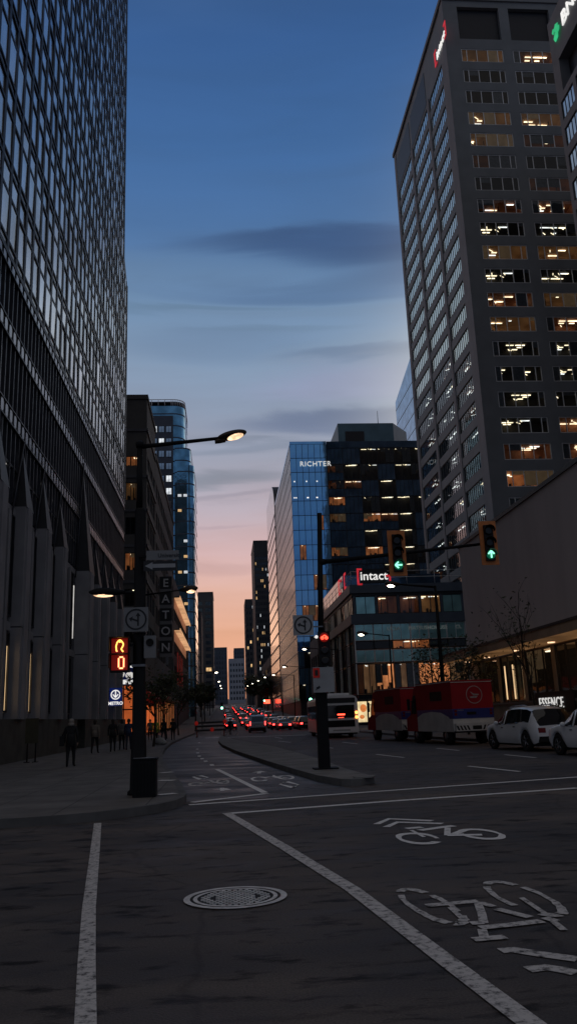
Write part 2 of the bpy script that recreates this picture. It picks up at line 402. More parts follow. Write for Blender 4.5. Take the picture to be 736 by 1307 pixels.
# ------------------------------------------------------------------ camera
cam = bpy.data.cameras.new('camera'); co = bpy.data.objects.new('camera', cam); C.objects.link(co); S.camera = co
rx = Vector((0.9964743, 0.0178184, -0.0819840)); fy = Vector((-0.0751326, -0.2453405, -0.9665211)); up = Vector((-0.0373358, 0.9692732, -0.2431368))
m3 = Matrix((rx, fy, up))            # rows: world axes in camera space -> camera-to-world
m4 = m3.to_4x4(); m4.translation = (0, 0, 1.65); co.matrix_world = m4
cam.sensor_fit = 'VERTICAL'; cam.sensor_height = 36; cam.lens = 36*1042/1307; cam.clip_end = 5000; cam.clip_start = .1
S.render.resolution_x = 576; S.render.resolution_y = 1024
S.view_settings.view_transform = 'Standard'; S.view_settings.look = 'None'; S.view_settings.exposure = 0
S.cycles.max_bounces = 6; S.cycles.transparent_max_bounces = 12; S.cycles.glossy_bounces = 4; S.cycles.diffuse_bounces = 3
S.cycles.caustics_reflective = False; S.cycles.caustics_refractive = False; S.cycles.sample_clamp_indirect = 3

# ------------------------------------------------------------------ dusk sky and sun
w = bpy.data.worlds.new('World'); S.world = w; w.use_nodes = True
N, L = w.node_tree.nodes, w.node_tree.links
for n in list(N): N.remove(n)
def math_n(op, a, b=None, c=None):
    n = N.new('ShaderNodeMath'); n.operation = op
    for i, x in enumerate((a, b, c)):
        if x is None: continue
        if isinstance(x, (int, float)): n.inputs[i].default_value = x
        else: L.new(x, n.inputs[i])
    return n.outputs[0]
def srgb(r, g, b): return tuple(((c/255)/12.92 if c/255 <= .04045 else ((c/255+.055)/1.055)**2.4) for c in (r, g, b))
tc = N.new('ShaderNodeTexCoord'); sp = N.new('ShaderNodeSeparateXYZ'); L.new(tc.outputs['Generated'], sp.inputs[0])
X, Y, Z = sp.outputs
def ramp(fac, stops):
    r = N.new('ShaderNodeValToRGB'); e = r.color_ramp.elements
    while len(e) > 1: e.remove(e[-1])
    e[0].position = stops[0][0]; e[0].color = (*stops[0][1], 1)
    for p, c in stops[1:]: q = e.new(p); q.color = (*c, 1)
    L.new(fac, r.inputs['Fac']); return r.outputs['Color']
def mixc(f, a, b):
    n = N.new('ShaderNodeMix'); n.data_type = 'RGBA'
    if isinstance(f, (int, float)): n.inputs[0].default_value = f
    else: L.new(f, n.inputs[0])
    for s_, x in ((6, a), (7, b)):
        if isinstance(x, tuple): n.inputs[s_].default_value = (*x, 1)
        else: L.new(x, n.inputs[s_])
    return n.outputs[2]
# wispy turbulence, stretched along the horizon
mp = N.new('ShaderNodeMapping'); mp.inputs['Scale'].default_value = (2.2, 2.2, 15); mp.inputs['Rotation'].default_value = (0, R(3), 0); L.new(tc.outputs['Generated'], mp.inputs['Vector'])
nz = N.new('ShaderNodeTexNoise'); nz.inputs['Scale'].default_value = 1.5; nz.inputs['Detail'].default_value = 5; nz.inputs['Distortion'].default_value = .5; L.new(mp.outputs[0], nz.inputs['Vector'])
mp2 = N.new('ShaderNodeMapping'); mp2.inputs['Scale'].default_value = (1.1, 1.1, 7); L.new(tc.outputs['Generated'], mp2.inputs['Vector'])
n2 = N.new('ShaderNodeTexNoise'); n2.inputs['Scale'].default_value = 1.3; n2.inputs['Detail'].default_value = 4; n2.inputs['Distortion'].default_value = .3; L.new(mp2.outputs[0], n2.inputs['Vector'])
wob = math_n('MULTIPLY', math_n('SUBTRACT', nz.outputs['Fac'], .5), .06)
Zw = math_n('ADD', Z, wob)
front = ramp(Zw, [(0, srgb(212, 138, 102)), (.05, srgb(222, 152, 118)), (.10, srgb(226, 168, 140)), (.155, srgb(221, 175, 160)), (.2, srgb(208, 174, 174)),
                  (.25, srgb(184, 170, 180)), (.30, srgb(158, 160, 176)), (.36, srgb(140, 153, 175)), (.43, srgb(126, 149, 176)), (.48, srgb(108, 138, 172)), (.55, srgb(76, 113, 160)), (.62, srgb(63, 103, 155)), (.70, srgb(54, 92, 145)), (.78, srgb(60, 90, 134)), (.88, srgb(98, 100, 106)), (1, srgb(110, 108, 108))])
back = ramp(Z, [(0, srgb(92, 92, 102)), (.2, srgb(76, 96, 124)), (.4, srgb(92, 104, 122)), (.6, srgb(116, 114, 116)), (.8, srgb(124, 118, 114)), (1, srgb(110, 108, 108))])
fr = N.new('ShaderNodeMapRange'); fr.interpolation_type = 'SMOOTHSTEP'; fr.inputs[1].default_value = -.25; fr.inputs[2].default_value = .55; L.new(Y, fr.inputs[0])
sky = mixc(fr.outputs[0], back, front)
# individual cloud streaks: (z, half height, x, half width, opacity, colour)
def streak(sky, z0, hz_, x0, hx, op, col):
    dz = math_n('DIVIDE', math_n('SUBTRACT', math_n('ADD', Zw, math_n('MULTIPLY', math_n('SUBTRACT', n2.outputs['Fac'], .5), .05)), z0), hz_)
    dx = math_n('DIVIDE', math_n('SUBTRACT', X, x0), hx)
    d2_ = math_n('ADD', math_n('MULTIPLY', dz, dz), math_n('MULTIPLY', dx, dx)); g = math_n('EXPONENT', math_n('MULTIPLY', math_n('POWER', d2_, 1.9), -1))
    g = math_n('MULTIPLY', math_n('MULTIPLY', g, op), fr.outputs[0])
    return mixc(g, sky, col)
for a in ((.535, .013, .16, .20, .8, srgb(54, 80, 122)), (.520, .012, .24, .15, .75, srgb(56, 82, 122)), (.503, .008, .28, .14, .6, srgb(66, 92, 132)), (.49, .012, .10, .2, .4, srgb(84, 110, 146)), (.49, .012, .12, .12, .35, srgb(72, 100, 138)), (.435, .02, .0, .12, .35, srgb(92, 116, 150)), (.415, .009, .20, .13, .45, srgb(88, 108, 142)),
          (.385, .02, .16, .12, .3, srgb(156, 150, 184)), (.345, .012, .16, .14, .62, srgb(78, 96, 132)), (.322, .007, .05, .12, .4, srgb(104, 118, 138)), (.285, .009, -.01, .10, .55, srgb(104, 116, 130)), (.47, .006, -.03, .12, .4, srgb(92, 118, 142)), (.45, .005, .06, .1, .35, srgb(100, 124, 148)),
          (.262, .004, .0, .08, .35, srgb(132, 128, 144)), (.232, .003, -.02, .06, .3, srgb(160, 140, 152)), (.185, .006, -.02, .08, .25, srgb(160, 128, 132)), (.06, .006, .02, .08, .35, srgb(168, 112, 96))):
    sky = streak(sky, *a)
for a in ((.33, .23, .49, .26, .97, srgb(240, 236, 228)), (.42, .25, -.50, .24, .85, srgb(168, 172, 172)), (.58, .12, .46, .22, .5, srgb(140, 146, 152))): sky = streak(sky, *a)  # broad unseen bright patches added to brighten the towers' glass reflections
# soft overcast mottling
mot = N.new('ShaderNodeMapRange'); mot.inputs[1].default_value = .35; mot.inputs[2].default_value = .7; mot.inputs[3].default_value = .92; mot.inputs[4].default_value = 1.08; L.new(nz.outputs['Fac'], mot.inputs[0])
mm = N.new('ShaderNodeMix'); mm.data_type = 'RGBA'; mm.blend_type = 'MULTIPLY'; mm.inputs[0].default_value = 1; L.new(sky, mm.inputs[6]); L.new(mot.outputs[0], mm.inputs[7])
nis = N.new('ShaderNodeTexSky'); nis.sky_type = 'NISHITA'; nis.sun_disc = False; nis.sun_elevation = R(-2.); nis.sun_rotation = R(0)
b1 = N.new('ShaderNodeBackground'); b1.inputs['Strength'].default_value = 1.0; L.new(mm.outputs[2], b1.inputs['Color'])
b2 = N.new('ShaderNodeBackground'); b2.inputs['Strength'].default_value = .05; L.new(nis.outputs[0], b2.inputs['Color'])
ad = N.new('ShaderNodeAddShader'); L.new(b1.outputs[0], ad.inputs[0]); L.new(b2.outputs[0], ad.inputs[1])
wo = N.new('ShaderNodeOutputWorld'); L.new(ad.outputs[0], wo.inputs['Surface'])
sun = bpy.data.lights.new('sun', 'SUN'); so = bpy.data.objects.new('sun', sun); C.objects.link(so)
sun.energy = .03; sun.angle = R(12); sun.color = (1, .62, .4)
so.rotation_euler = Vector((0, -math.cos(R(3)), -math.sin(R(3)))).to_track_quat('-Z', 'Y').to_euler()
# ------------------------------------------------------------------ ground, road, pavements
ys = [-60, -20, 0, 8, 15, 20, 30, 45, 60, 80, 100, 120, 140] + list(range(146, 176, 6)) + list(range(180, 460, 20)) + [500, 600, 800, 1200, 2600]
def sheet(x0, x1, key, dz, y0=-60, y1=2600):
    b = MB(); yy = [y for y in ys if y0 <= y <= y1]
    for a, c in zip(yy[:-1], yy[1:]):
        b.poly([(x0(a) if callable(x0) else x0, a, hz(a)+dz), (x1(a) if callable(x1) else x1, a, hz(a)+dz), (x1(c) if callable(x1) else x1, c, hz(c)+dz), (x0(c) if callable(x0) else x0, c, hz(c)+dz)], key)
    return b
structure(sheet(-1500, 1500, 'ground', -.03), 'ground')
b = sheet(-8, 18, 'asphalt', 0., 15, 800)
b.poly([(-80, -60, 0), (80, -60, 0), (80, 15, 0), (-80, 15, 0)], 'asphalt')
b.poly([(18, 15, 0), (80, 15, 0), (80, 22, 0), (18, 22, 0)], 'asphalt')
structure(b, 'road')

KL = [(15.0, -3.6), (15.2, -2.75), (15.46, -2.2), (15.8, -1.75), (16.3, -1.3), (17, -.98), (17.6, -.86), (18.4, -.84), (19.2, -.9), (22, -1.16), (25, -1.5), (29, -1.93), (34, -2.45), (42.4, -3.08), (50, -3.5), (63, -3.9), (80, -3.9), (105, -3.7), (140, -3.7), (150, -3.7), (160, -3.7), (170, -3.7), (200, -3.7), (260, -3.7), (330, -3.7), (450, -3.7)]
b = MB(); kb = MB(); KW = .16
for (y0, a), (y1, c) in zip(KL[:-1], KL[1:]):
    z0, z1 = hz(y0)+.15, hz(y1)+.15
    b.poly([(-60, y0, z0), (a-KW, y0, z0), (c-KW, y1, z1), (-60, y1, z1)], 'slab')
    kb.poly([(a-KW, y0, z0+.004), (a, y0, z0+.004), (c, y1, z1+.004), (c-KW, y1, z1+.004)], 'kerb')
    kb.poly([(a, y0, z0-.16), (c, y1, z1-.16), (c, y1, z1+.004), (a, y0, z0+.004)], 'kerb')
kb.poly([(-60, 15, -.01), (-3.6, 15, -.01), (-3.6, 15, .154), (-60, 15, .154)], 'kerb')
kb.poly([(-60, 15, .154), (-3.6, 15, .154), (-3.76, 15.16, .154), (-60, 15.16, .154)], 'kerb')
structure(b, 'pavement'); structure(kb, 'kerb')
b = MB(); kb = MB()
KR = [(22, 15.4), (30, 14.6), (41, 13.55), (48, 12.85), (56, 12.4), (70, 12.3), (110, 12.6), (140, 13.0)]
yr = [22, 30, 41, 48, 56, 60, 80, 100, 120, 140, 146, 152, 158, 164, 170] + list(range(180, 460, 20))
for y0, y1 in zip(yr[:-1], yr[1:]):
    z0, z1 = hz(y0)+.15, hz(y1)+.15
    a, c = lerp(KR, y0), lerp(KR, y1); b.poly([(a+.16, y0, z0), (80, y0, z0), (80, y1, z1), (c+.16, y1, z1)], 'slab')
    kb.poly([(a, y0, z0), (a+.16, y0, z0), (c+.16, y1, z1), (c, y1, z1)], 'kerb')
    kb.poly([(c, y1, z1-.16), (a, y0, z0-.16), (a, y0, z0), (c, y1, z1)], 'kerb')
structure(b, 'pavement'); structure(kb, 'kerb')
# bike lane between the left kerb and the island
IL = [(20.2, 2.75), (22, 2.35), (24.5, 2.06), (30, 1.5), (41.6, .47), (52, -.2), (62, -.5), (78, -.53)]
IR = [(20.2, 3.2), (20.8, 3.62), (24, 3.4), (29.4, 3.35), (36, 3.05), (45, 2.57), (54, 1.6), (63, .75), (78, -.2)]
b = MB(); yy = [18.2, 19.2, 22, 25, 30, 36, 42, 50, 56, 62, 70, 78, 90]
for a, c in zip(yy[:-1], yy[1:]):
    b.poly([(lerp(KL, a)+.0, a, .004), (lerp(IL, a)+.1, a, .004), (lerp(IL, c)+.1, c, .004), (lerp(KL, c), c, .004)], 'bike_asphalt')
structure(b, 'bike_lane')
b = MB()
lft = [(lerp(IL, y), y) for y in (20.4, 22, 24.5, 30, 36, 41.6, 47, 52, 57, 62, 70, 78)]; rgt = [(lerp(IR, y), y) for y in (20.2, 20.8, 24, 29.4, 36, 45, 54, 63, 70, 78)]
ring = [(2.75, 20.4), (2.95, 20.2)] + rgt + list(reversed(lft[1:]))
b.prism(ring, -.02, .16, 'kerb', 'island'); structure(b, 'traffic_island')
b = MB()
b.prism([(3.05, 20.28), (3.5, 20.35), (3.66, 20.75), (3.4, 21.0), (3.1, 20.8)], .16, .19, 'island')
structure(b, 'island_nose')

# ------------------------------------------------------------------ road paint
def line(pts, w_, name='lane_marking', key='paint', z=.006, wy=None):
    b = MB(); b.stroke(pts, w_, wy or w_, z, key); return structure(b, name)
line([(-2.2, 15.08), (-1.73, 11.64), (-1.28, 8.32), (-1.01, 6.51), (-.82, 5.29), (-.62, 3.9)], .055, key='paint_worn')
line([(7.21, 17.23), (3.17, 16.4), (.04, 15.61)], .05, wy=.09)
line([(.0, 15.66), (.75, 11.28), (1.2, 8.5), (1.45, 6.16), (1.6, 4.82), (1.72, 3.7)], .07, key='paint_worn', z=.010)
line([(-.75, 17.5), (3.61, 18.61), (8.32, 19.81), (13, 21)], .05, name='stop_line', wy=.08)
line([(-.71, 17.95), (.9, 19.2)], .05, name='stop_line', wy=.1, z=.010)
line([(-.3, 29.3), (.87, 19.47)], .07)
for (x, y) in [(-1.96, 64.1), (-1.65, 50.2), (-1.44, 44.4), (-1.24, 40.4), (-1.03, 37.6), (-.82, 35.2), (-.52, 32.1)]:
    line([(x-.02, y+.55), (x+.03, y-.55)], .07, z=.010)
for a, c in (((6.22, 34.9), (6.67, 31.6)), ((7.28, 25.3), (7.8, 22.3)), ((5.03, 46.4), (5.51, 43.3)), ((3.74, 60), (4.3, 56)), ((9.6, 38.2), (9.8, 35.2)), ((10.2, 30.6), (10.4, 28)), ((4.2, 72), (4.5, 67)), ((7.2, 52), (7.5, 48))):
    line([a, c], .055)
line([(-1.87, 80.2), (3.06, 77.7), (7.2, 76)], .12, name='stop_line', wy=.3)
for a, c in (((-1.95, 25.95), (-1.62, 26.2)), ((-1.75, 22.7), (-1.34, 22.5)), ((-1.43, 18.3), (-1.08, 18.5))):
    line([a, c], .05, z=.160, wy=.13)

BIKE_NEAR = [[(1.75,7.01),(1.73,7.05),(1.71,7.1),(1.68,7.15),(1.66,7.22),(1.64,7.3),(1.63,7.38),(1.61,7.47),(1.6,7.57),(1.59,7.66),(1.58,7.76),(1.58,7.86),(1.58,7.96),(1.59,8.05),(1.6,8.13)],[(1.62,8.26),(1.64,8.31),(1.67,8.34),(1.69,8.36),(1.72,8.35),(1.75,8.33),(1.78,8.29),(1.81,8.23),(1.84,8.16)],[(1.87,8.04),(1.88,7.96),(1.9,7.88),(1.91,7.79),(1.92,7.71),(1.93,7.62),(1.93,7.54),(1.93,7.46),(1.93,7.38)],[(1.92,7.22),(1.91,7.16),(1.9,7.1),(1.88,7.06),(1.87,7.02),(1.85,7.0),(1.83,6.98),(1.81,6.97),(1.79,6.98)],[(2.45,7.46),(2.43,7.56),(2.42,7.66),(2.41,7.77),(2.41,7.88),(2.42,7.99),(2.43,8.1),(2.44,8.19),(2.46,8.28)],[(2.5,8.37),(2.52,8.42),(2.55,8.45),(2.59,8.46),(2.62,8.46),(2.65,8.44),(2.68,8.4),(2.71,8.34),(2.74,8.27)],[(2.77,8.16),(2.79,8.05),(2.81,7.94),(2.82,7.83),(2.82,7.72),(2.82,7.6),(2.82,7.5),(2.8,7.4),(2.79,7.31),(2.77,7.24),(2.75,7.17),(2.73,7.12),(2.7,7.08)],[(2.67,7.06),(2.65,7.05),(2.63,7.05),(2.61,7.06),(2.59,7.08),(2.57,7.1),(2.55,7.13)],[(1.72,7.64),(1.97,7.67),(2.2,7.7)],[(2.2,7.65),(2.26,7.46)],[(2.17,7.6),(2.09,7.24),(2.01,6.93)],[(1.9,7.52),(1.89,7.1)],[(1.91,6.95),(2.01,6.95)],[(1.94,6.8),(2.19,6.83),(2.47,6.89)],[(1.94,6.75),(1.88,6.5)],[(1.79,6.48),(2.04,6.5)],[(2.6,7.72),(2.59,7.41),(2.58,7.12)],[(2.26,7.36),(2.42,7.02)],[(2.55,6.91),(2.52,6.58)],[(2.52,6.98),(2.57,6.85)]]
CHEV = [[(1.89,6.17),(1.98,6.18),(2.12,6.04),(2.32,5.87)],[(1.92,5.72),(2.05,5.74),(2.13,5.67),(2.19,5.59)]]
BIKE_FAR = [[(2.28,13.16),(2.59,13.73),(3.17,13.23)],[(2.36,12.79),(2.63,13.27),(3.23,12.85)],[(2.6,12.51),(2.85,12.57)],[(2.71,11.16),(2.64,11.08),(2.57,11.05),(2.49,11.07),(2.41,11.15),(2.36,11.26),(2.32,11.41),(2.31,11.57),(2.33,11.74),(2.37,11.87),(2.44,11.96),(2.53,12.0),(2.61,11.97),(2.69,11.89),(2.75,11.76),(2.78,11.6),(2.79,11.43)],[(2.74,12.26),(3.2,12.5),(3.32,12.55)],[(3.18,12.38),(2.98,11.65)],[(2.98,11.65),(3.43,11.54)],[(2.63,12.31),(2.65,11.6)],[(3.28,12.0),(3.36,12.07),(3.44,12.08),(3.53,12.03),(3.6,11.92),(3.65,11.78),(3.67,11.62),(3.67,11.46),(3.63,11.32),(3.58,11.21),(3.51,11.15),(3.43,11.15),(3.35,11.19),(3.29,11.28),(3.23,11.41),(3.2,11.57),(3.2,11.73)],[(3.09,11.72),(3.37,12.09)]]
DIA_L = [[(-0.98,25.85),(-0.81,26.36),(-0.53,25.33),(-0.7,24.53),(-0.98,25.85)]]
BIKE_L = [[(-0.6,22.5),(-0.64,22.41),(-0.69,22.36),(-0.75,22.36),(-0.81,22.41),(-0.87,22.5),(-0.92,22.63),(-0.95,22.79),(-0.97,22.95),(-0.96,23.1),(-0.94,23.23),(-0.9,23.31),(-0.84,23.34),(-0.78,23.32),(-0.71,23.25),(-0.66,23.13),(-0.61,22.98)],[(-0.62,23.03),(-0.4,23.4),(-0.21,22.99),(0.01,23.35)],[(0.06,23.22),(0.05,22.96),(0.02,22.76),(-0.03,22.64),(-0.09,22.62),(-0.14,22.71),(-0.19,22.88),(-0.22,23.12),(-0.24,23.4),(-0.23,23.67),(-0.2,23.88),(-0.15,24.02),(-0.09,24.04),(-0.03,23.94),(0.02,23.75),(0.05,23.5),(0.06,23.22)],[(-0.45,24.05),(-0.33,23.35)]]
ARR_L = [[(-0.23,20.88),(-0.1,21.04),(0.04,20.57)],[(-0.1,21.29),(-0.09,20.41)]]
ARR_R = [[(0.89,26.65),(1.07,27.09),(1.19,26.58)],[(1.07,27.09),(1.0,26.05)]]
BIKE_R = [[(1.09,23.37),(1.05,23.18),(0.99,23.05),(0.92,23.01),(0.86,23.05),(0.8,23.17),(0.75,23.36),(0.73,23.59),(0.72,23.85),(0.74,24.1),(0.79,24.31),(0.85,24.45),(0.92,24.5),(0.99,24.45),(1.05,24.32),(1.09,24.11),(1.11,23.87)],[(1.06,24.19),(1.36,24.57),(1.47,23.82),(1.67,23.91)],[(1.5,24.25),(1.55,24.43),(1.61,24.54),(1.68,24.58),(1.75,24.54),(1.81,24.41),(1.85,24.23),(1.87,24.01),(1.86,23.79),(1.83,23.58),(1.79,23.41),(1.73,23.31),(1.66,23.27),(1.59,23.32),(1.54,23.43),(1.5,23.6),(1.47,23.81)],[(1.39,25.03),(1.37,24.1)]]
DIA_R = [[(1.35,21.6),(1.56,22.41),(1.78,21.26),(1.6,20.43),(1.35,21.6)]]
def smooth_pts(p, n=4):
    if len(p) < 3: return p
    closed = p[0] == p[-1]; out = []
    for i in range(len(p)-1):
        p0 = p[i-1] if i else (p[-2] if closed else p[0]); p1, p2 = p[i], p[i+1]; p3 = p[i+2] if i+2 < len(p) else (p[1] if closed else p[-1])
        for k in range(n):
            t = k/n; out.append(tuple(.5*((2*b)+(c-a)*t+(2*a-5*b+4*c-d)*t*t+(-a+3*b-3*c+d)*t**3) for a, b, c, d in zip(p0, p1, p2, p3)))
    return out+[tuple(p[-1])]
def symbol(name, strokes, wx, wy, label, key='paint', z=.007, curve=True):
    b = MB()
    for k, s_ in enumerate(strokes): b.stroke(smooth_pts([tuple(p) for p in s_]) if len(s_) > 4 and curve else [tuple(p) for p in s_], wx, wy, z+.0003*k, key)
    return tag(b.build(name), label, 'road marking')
symbol('bicycle_symbol', BIKE_NEAR, .024, .055, 'large worn white bicycle symbol painted on the asphalt nearest the camera', 'paint_worn')
symbol('chevron_symbol', CHEV, .03, .06, 'pair of worn white chevrons painted below the nearest bicycle symbol', 'paint_worn')
symbol('sharrow_symbol', BIKE_FAR, .025, .075, 'white bicycle with double chevron painted on the asphalt before the stop line')
symbol('diamond_symbol', DIA_L, .03, .12, curve=False, label= 'white painted diamond on the left half of the bike lane', z=.010)
symbol('bicycle_symbol', BIKE_L, .03, .12, 'small faded white bicycle painted on the left half of the bike lane', 'paint_worn', z=.010)
symbol('arrow_symbol', ARR_L, .05, .16, 'small white arrow painted on the left half of the bike lane', z=.010)
symbol('arrow_symbol', ARR_R, .05, .16, 'small white arrow painted on the right half of the bike lane by the island', z=.010)
symbol('bicycle_symbol', BIKE_R, .03, .12, 'white bicycle painted on the right half of the bike lane beside the island', z=.010)
symbol('diamond_symbol', DIA_R, .03, .12, curve=False, label= 'white painted diamond on the right half of the bike lane beside the island', z=.010)

# manhole cover: rim ring, inner disc with raised studs
mh = thing('manhole_cover', 'round pale iron manhole cover with studded grid set in the asphalt', 'manhole cover', (.07, 8.42, 0))
b = MB(); cx, cy = .07, 8.42
def ringm(b, r0, r1, z, key, n=40):
    for k in range(n):
        a, c = 2*math.pi*k/n, 2*math.pi*(k+1)/n
        b.poly([(cx+r0*math.cos(a), cy+r0*math.sin(a), z), (cx+r1*math.cos(a), cy+r1*math.sin(a), z), (cx+r1*math.cos(c), cy+r1*math.sin(c), z), (cx+r0*math.cos(c), cy+r0*math.sin(c), z)], key)
ringm(b, .43, .49, .014, 'iron'); ringm(b, .40, .43, .008, 'iron_dark'); ringm(b, .36, .40, .013, 'iron'); b.build('rim', mh)
b = MB(); ringm(b, 0.001, .365, .006, 'iron_dark')
for i in range(-8, 9):
    for j in range(-8, 9):
        x, y = i*.056 + (.028 if j % 2 else 0), j*.052
        r = math.hypot(x, y)
        if r > .335 or (.2 < r < .245 and abs(y) < .12) or (abs(x+y*.4) < .13 and abs(y-.02) < .02): continue
        b.box(cx+x-.017, cx+x+.017, cy+y-.015, cy+y+.015, .006, .015, 'iron')
b.build('cover_plate', mh)

# ------------------------------------------------------------------ windows and facades
_wc = {}
def window_mesh(w_, h, cuts, state, depth, seed, frame='alu', glass='glass', fw=.06, lampkey='lamp'):
    """a window: frame with mullions, one glass pane and the shallow room behind; local x along, y inward, z up"""
    k = (round(w_, 2), round(h, 2), tuple(cuts), state, round(depth, 2), seed, frame, glass, fw, lampkey)
    if k in _wc: return _wc[k]
    rnd = random.Random(seed*13+7); b = MB()
    b.box(0, w_, -.03, .06, 0, fw, frame); b.box(0, w_, -.03, .06, h-fw, h, frame)
    for c in cuts:
        x = min(max(c*w_-fw/2, 0), w_-fw); b.box(x, x+fw, -.028, .058, fw, h-fw, frame)
    if state == 'pane':
        b.poly([(0.01, .03, 0.01), (w_-.01, .03, 0.01), (w_-.01, .03, h-.01), (0.01, .03, h-.01)], glass)
    else:
        b.poly([(0.01, .03, 0.01), (w_-.01, .03, 0.01), (w_-.01, .03, h-.01), (0.01, .03, h-.01)], glass)
        D = depth; hc = h-.02
        rk = {'off': 'room_dark', 'dark': 'room_dark', 'dim': 'room_dim_glow', 'warm': 'room_warm_glow', 'orange': 'room_orange_glow', 'shop': 'room_shop_glow', 'store': 'room_store_glow', 'split': 'room_dim_glow'}[state]  # back wall, ceiling and one side carry the lamplight as emission
        xs = w_*rnd.choice((.3, .5, .7)) if state == 'split' else 0
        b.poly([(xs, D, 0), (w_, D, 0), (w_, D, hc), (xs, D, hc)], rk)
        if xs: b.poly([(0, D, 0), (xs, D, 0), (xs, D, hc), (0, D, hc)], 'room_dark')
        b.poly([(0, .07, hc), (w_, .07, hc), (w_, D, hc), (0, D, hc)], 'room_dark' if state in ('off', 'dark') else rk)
        b.poly([(0, .07, .02), (w_, .07, .02), (w_, D, .02), (0, D, .02)], 'desk')
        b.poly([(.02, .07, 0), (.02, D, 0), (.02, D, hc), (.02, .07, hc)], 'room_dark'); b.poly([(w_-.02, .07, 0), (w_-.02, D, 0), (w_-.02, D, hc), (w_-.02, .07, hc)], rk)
        for c0, c1 in zip(cuts[:-1], cuts[1:]):
            if rnd.random() < .28:
                dr = rnd.choice((.25, .4, .4, .65, .9)); b.box(c0*w_+.06, c1*w_-.04, .10, .12, hc*(1-dr), hc-.01, 'blind_glow' if state in ('warm', 'orange') else 'blind')
        if state != 'off':
            n = rnd.choice((2, 3, 4)) if state in ('warm', 'split') else rnd.choice((5, 6, 8, 9)) if w_ > 4 else rnd.choice((2, 3))
            for i in range(n):
                x = rnd.uniform(.05, .8)*w_; y = rnd.choice((.35, .6, .85))*D; ln = rnd.choice((.4, .8, 1.1, 1.4))*min(1, w_/4)
                if state == 'split' and x < xs: continue
                if rnd.random() < .25: b.tube((x, y, hc-.12), (x+ln*.5, y+.5, hc-.12), .05, .05, lampkey, 6)
                else: b.box(x, min(w_-.05, x+ln), y, y+.2, hc-.14, hc-.08, lampkey if rnd.random() < .8 else ('lamp_white' if lampkey == 'lamp' else 'lamp'))
            # things standing on the floor of the room
            for i in range(rnd.choice((2, 3, 5))):
                x = rnd.uniform(.05, .85)*w_; y = rnd.uniform(.3, .8)*D; b.box(x, x+rnd.uniform(.2, .6)*min(1, w_/4), y, y+.3, .03, rnd.uniform(.15, .4)*h, 'desk')
            if state in ('dim', 'warm', 'orange', 'split'):
                x = rnd.uniform(.1, .8)*w_; b.box(x, x+.12, D*.6, D*.62, .03, hc-.01, 'desk')
    me = b.mesh('window'); _wc[k] = me; return me

FACING = {'-Y': 0, '-X': -math.pi/2, '+X': math.pi/2}
def put_window(me, pos, facing, parent, name='window'):
    o = bpy.data.objects.new(name, me); C.objects.link(o); o.parent = parent
    o.location = Vector(pos)-Vector(parent.location); o.rotation_euler = (0, 0, FACING[facing]); return o

class Facade:
    """wall plane with real openings: bands between the rows and piers between the columns"""
    def __init__(s, mb, facing, plane, a0, a1, z0, z1, depth, key):
        s.mb, s.facing, s.plane, s.a0, s.a1, s.z0, s.z1, s.d, s.key = mb, facing, plane, a0, a1, z0, z1, depth, key
    def block(s, a0, a1, z0, z1, key=None, d=None):
        d = d or s.d; p = s.plane
        if s.facing == '-Y': s.mb.box(a0, a1, p, p+d, z0, z1, key or s.key)
        elif s.facing == '-X': s.mb.box(p, p+d, a0, a1, z0, z1, key or s.key)
        else: s.mb.box(p-d, p, a0, a1, z0, z1, key or s.key)
    def grid(s, cols, rows):
        z = s.z0
        for r0, r1 in sorted(rows):
            if r0 > z: s.block(s.a0, s.a1, z, r0)
            a = s.a0
            for c0, c1 in sorted(cols):
                if c0 > a: s.block(a, c0, r0, r1)
                a = c1
            if s.a1 > a: s.block(a, s.a1, r0, r1)
            z = r1
        if s.z1 > z: s.block(s.a0, s.a1, z, s.z1)
    def origin(s, c, r, inset=.12):
        if s.facing == '-Y': return (c[0], s.plane+inset, r[0])
        if s.facing == '-X': return (s.plane+inset, c[1], r[0])
        return (s.plane-inset, c[0], r[0])

def merge_stuff(items, parent, name='window'):
    """the windows past the hundred largest: one part"""
    vs, fs, ms, mats = [], [], [], []
    for me, pos, facing in items:
        mt = Matrix.Translation(Vector(pos)-Vector(parent.location)) @ Matrix.Rotation(FACING[facing], 4, 'Z'); n = len(vs)
        vs += [tuple(mt @ v.co) for v in me.vertices]
        for p in me.polygons:
            fs.append([n+i for i in p.vertices]); m_ = me.materials[p.material_index]
            if m_ not in mats: mats.append(m_)
            ms.append(mats.index(m_))
    if not vs: return
    me = bpy.data.meshes.new(name); me.from_pydata(vs, [], fs)
    for m_ in mats: me.materials.append(m_)
    me.polygons.foreach_set('material_index', ms); me.update()
    o = bpy.data.objects.new(name, me); C.objects.link(o); o.parent = parent; o['kind'] = 'stuff'; return o

def view_size(p, a):
    """how large a flat piece of area a at p shows from the street (0 when out of sight)"""
    d = Vector(p)-Vector((0, 0, 1.65)); q = d.x*rx + d.y*fy + d.z*up
    if q.z > -1: return 0
    u, v = -q.x/q.z*1042, -q.y/q.z*1042
    return a/d.length_squared if abs(u) < 372 and abs(v) < 658 else 0

def place_windows(items, parent, name='window', limit=100):
    """items: (mesh, pos, facing, weight)"""
    items = sorted(items, key=lambda t: -t[3]); vis = [t for t in items[:limit] if t[3] > 0]; rest = [t for t in items if t not in vis]
    for me, pos, f, _ in vis: put_window(me, pos, f, parent, name)
    merge_stuff([t[:3] for t in rest], parent, name)

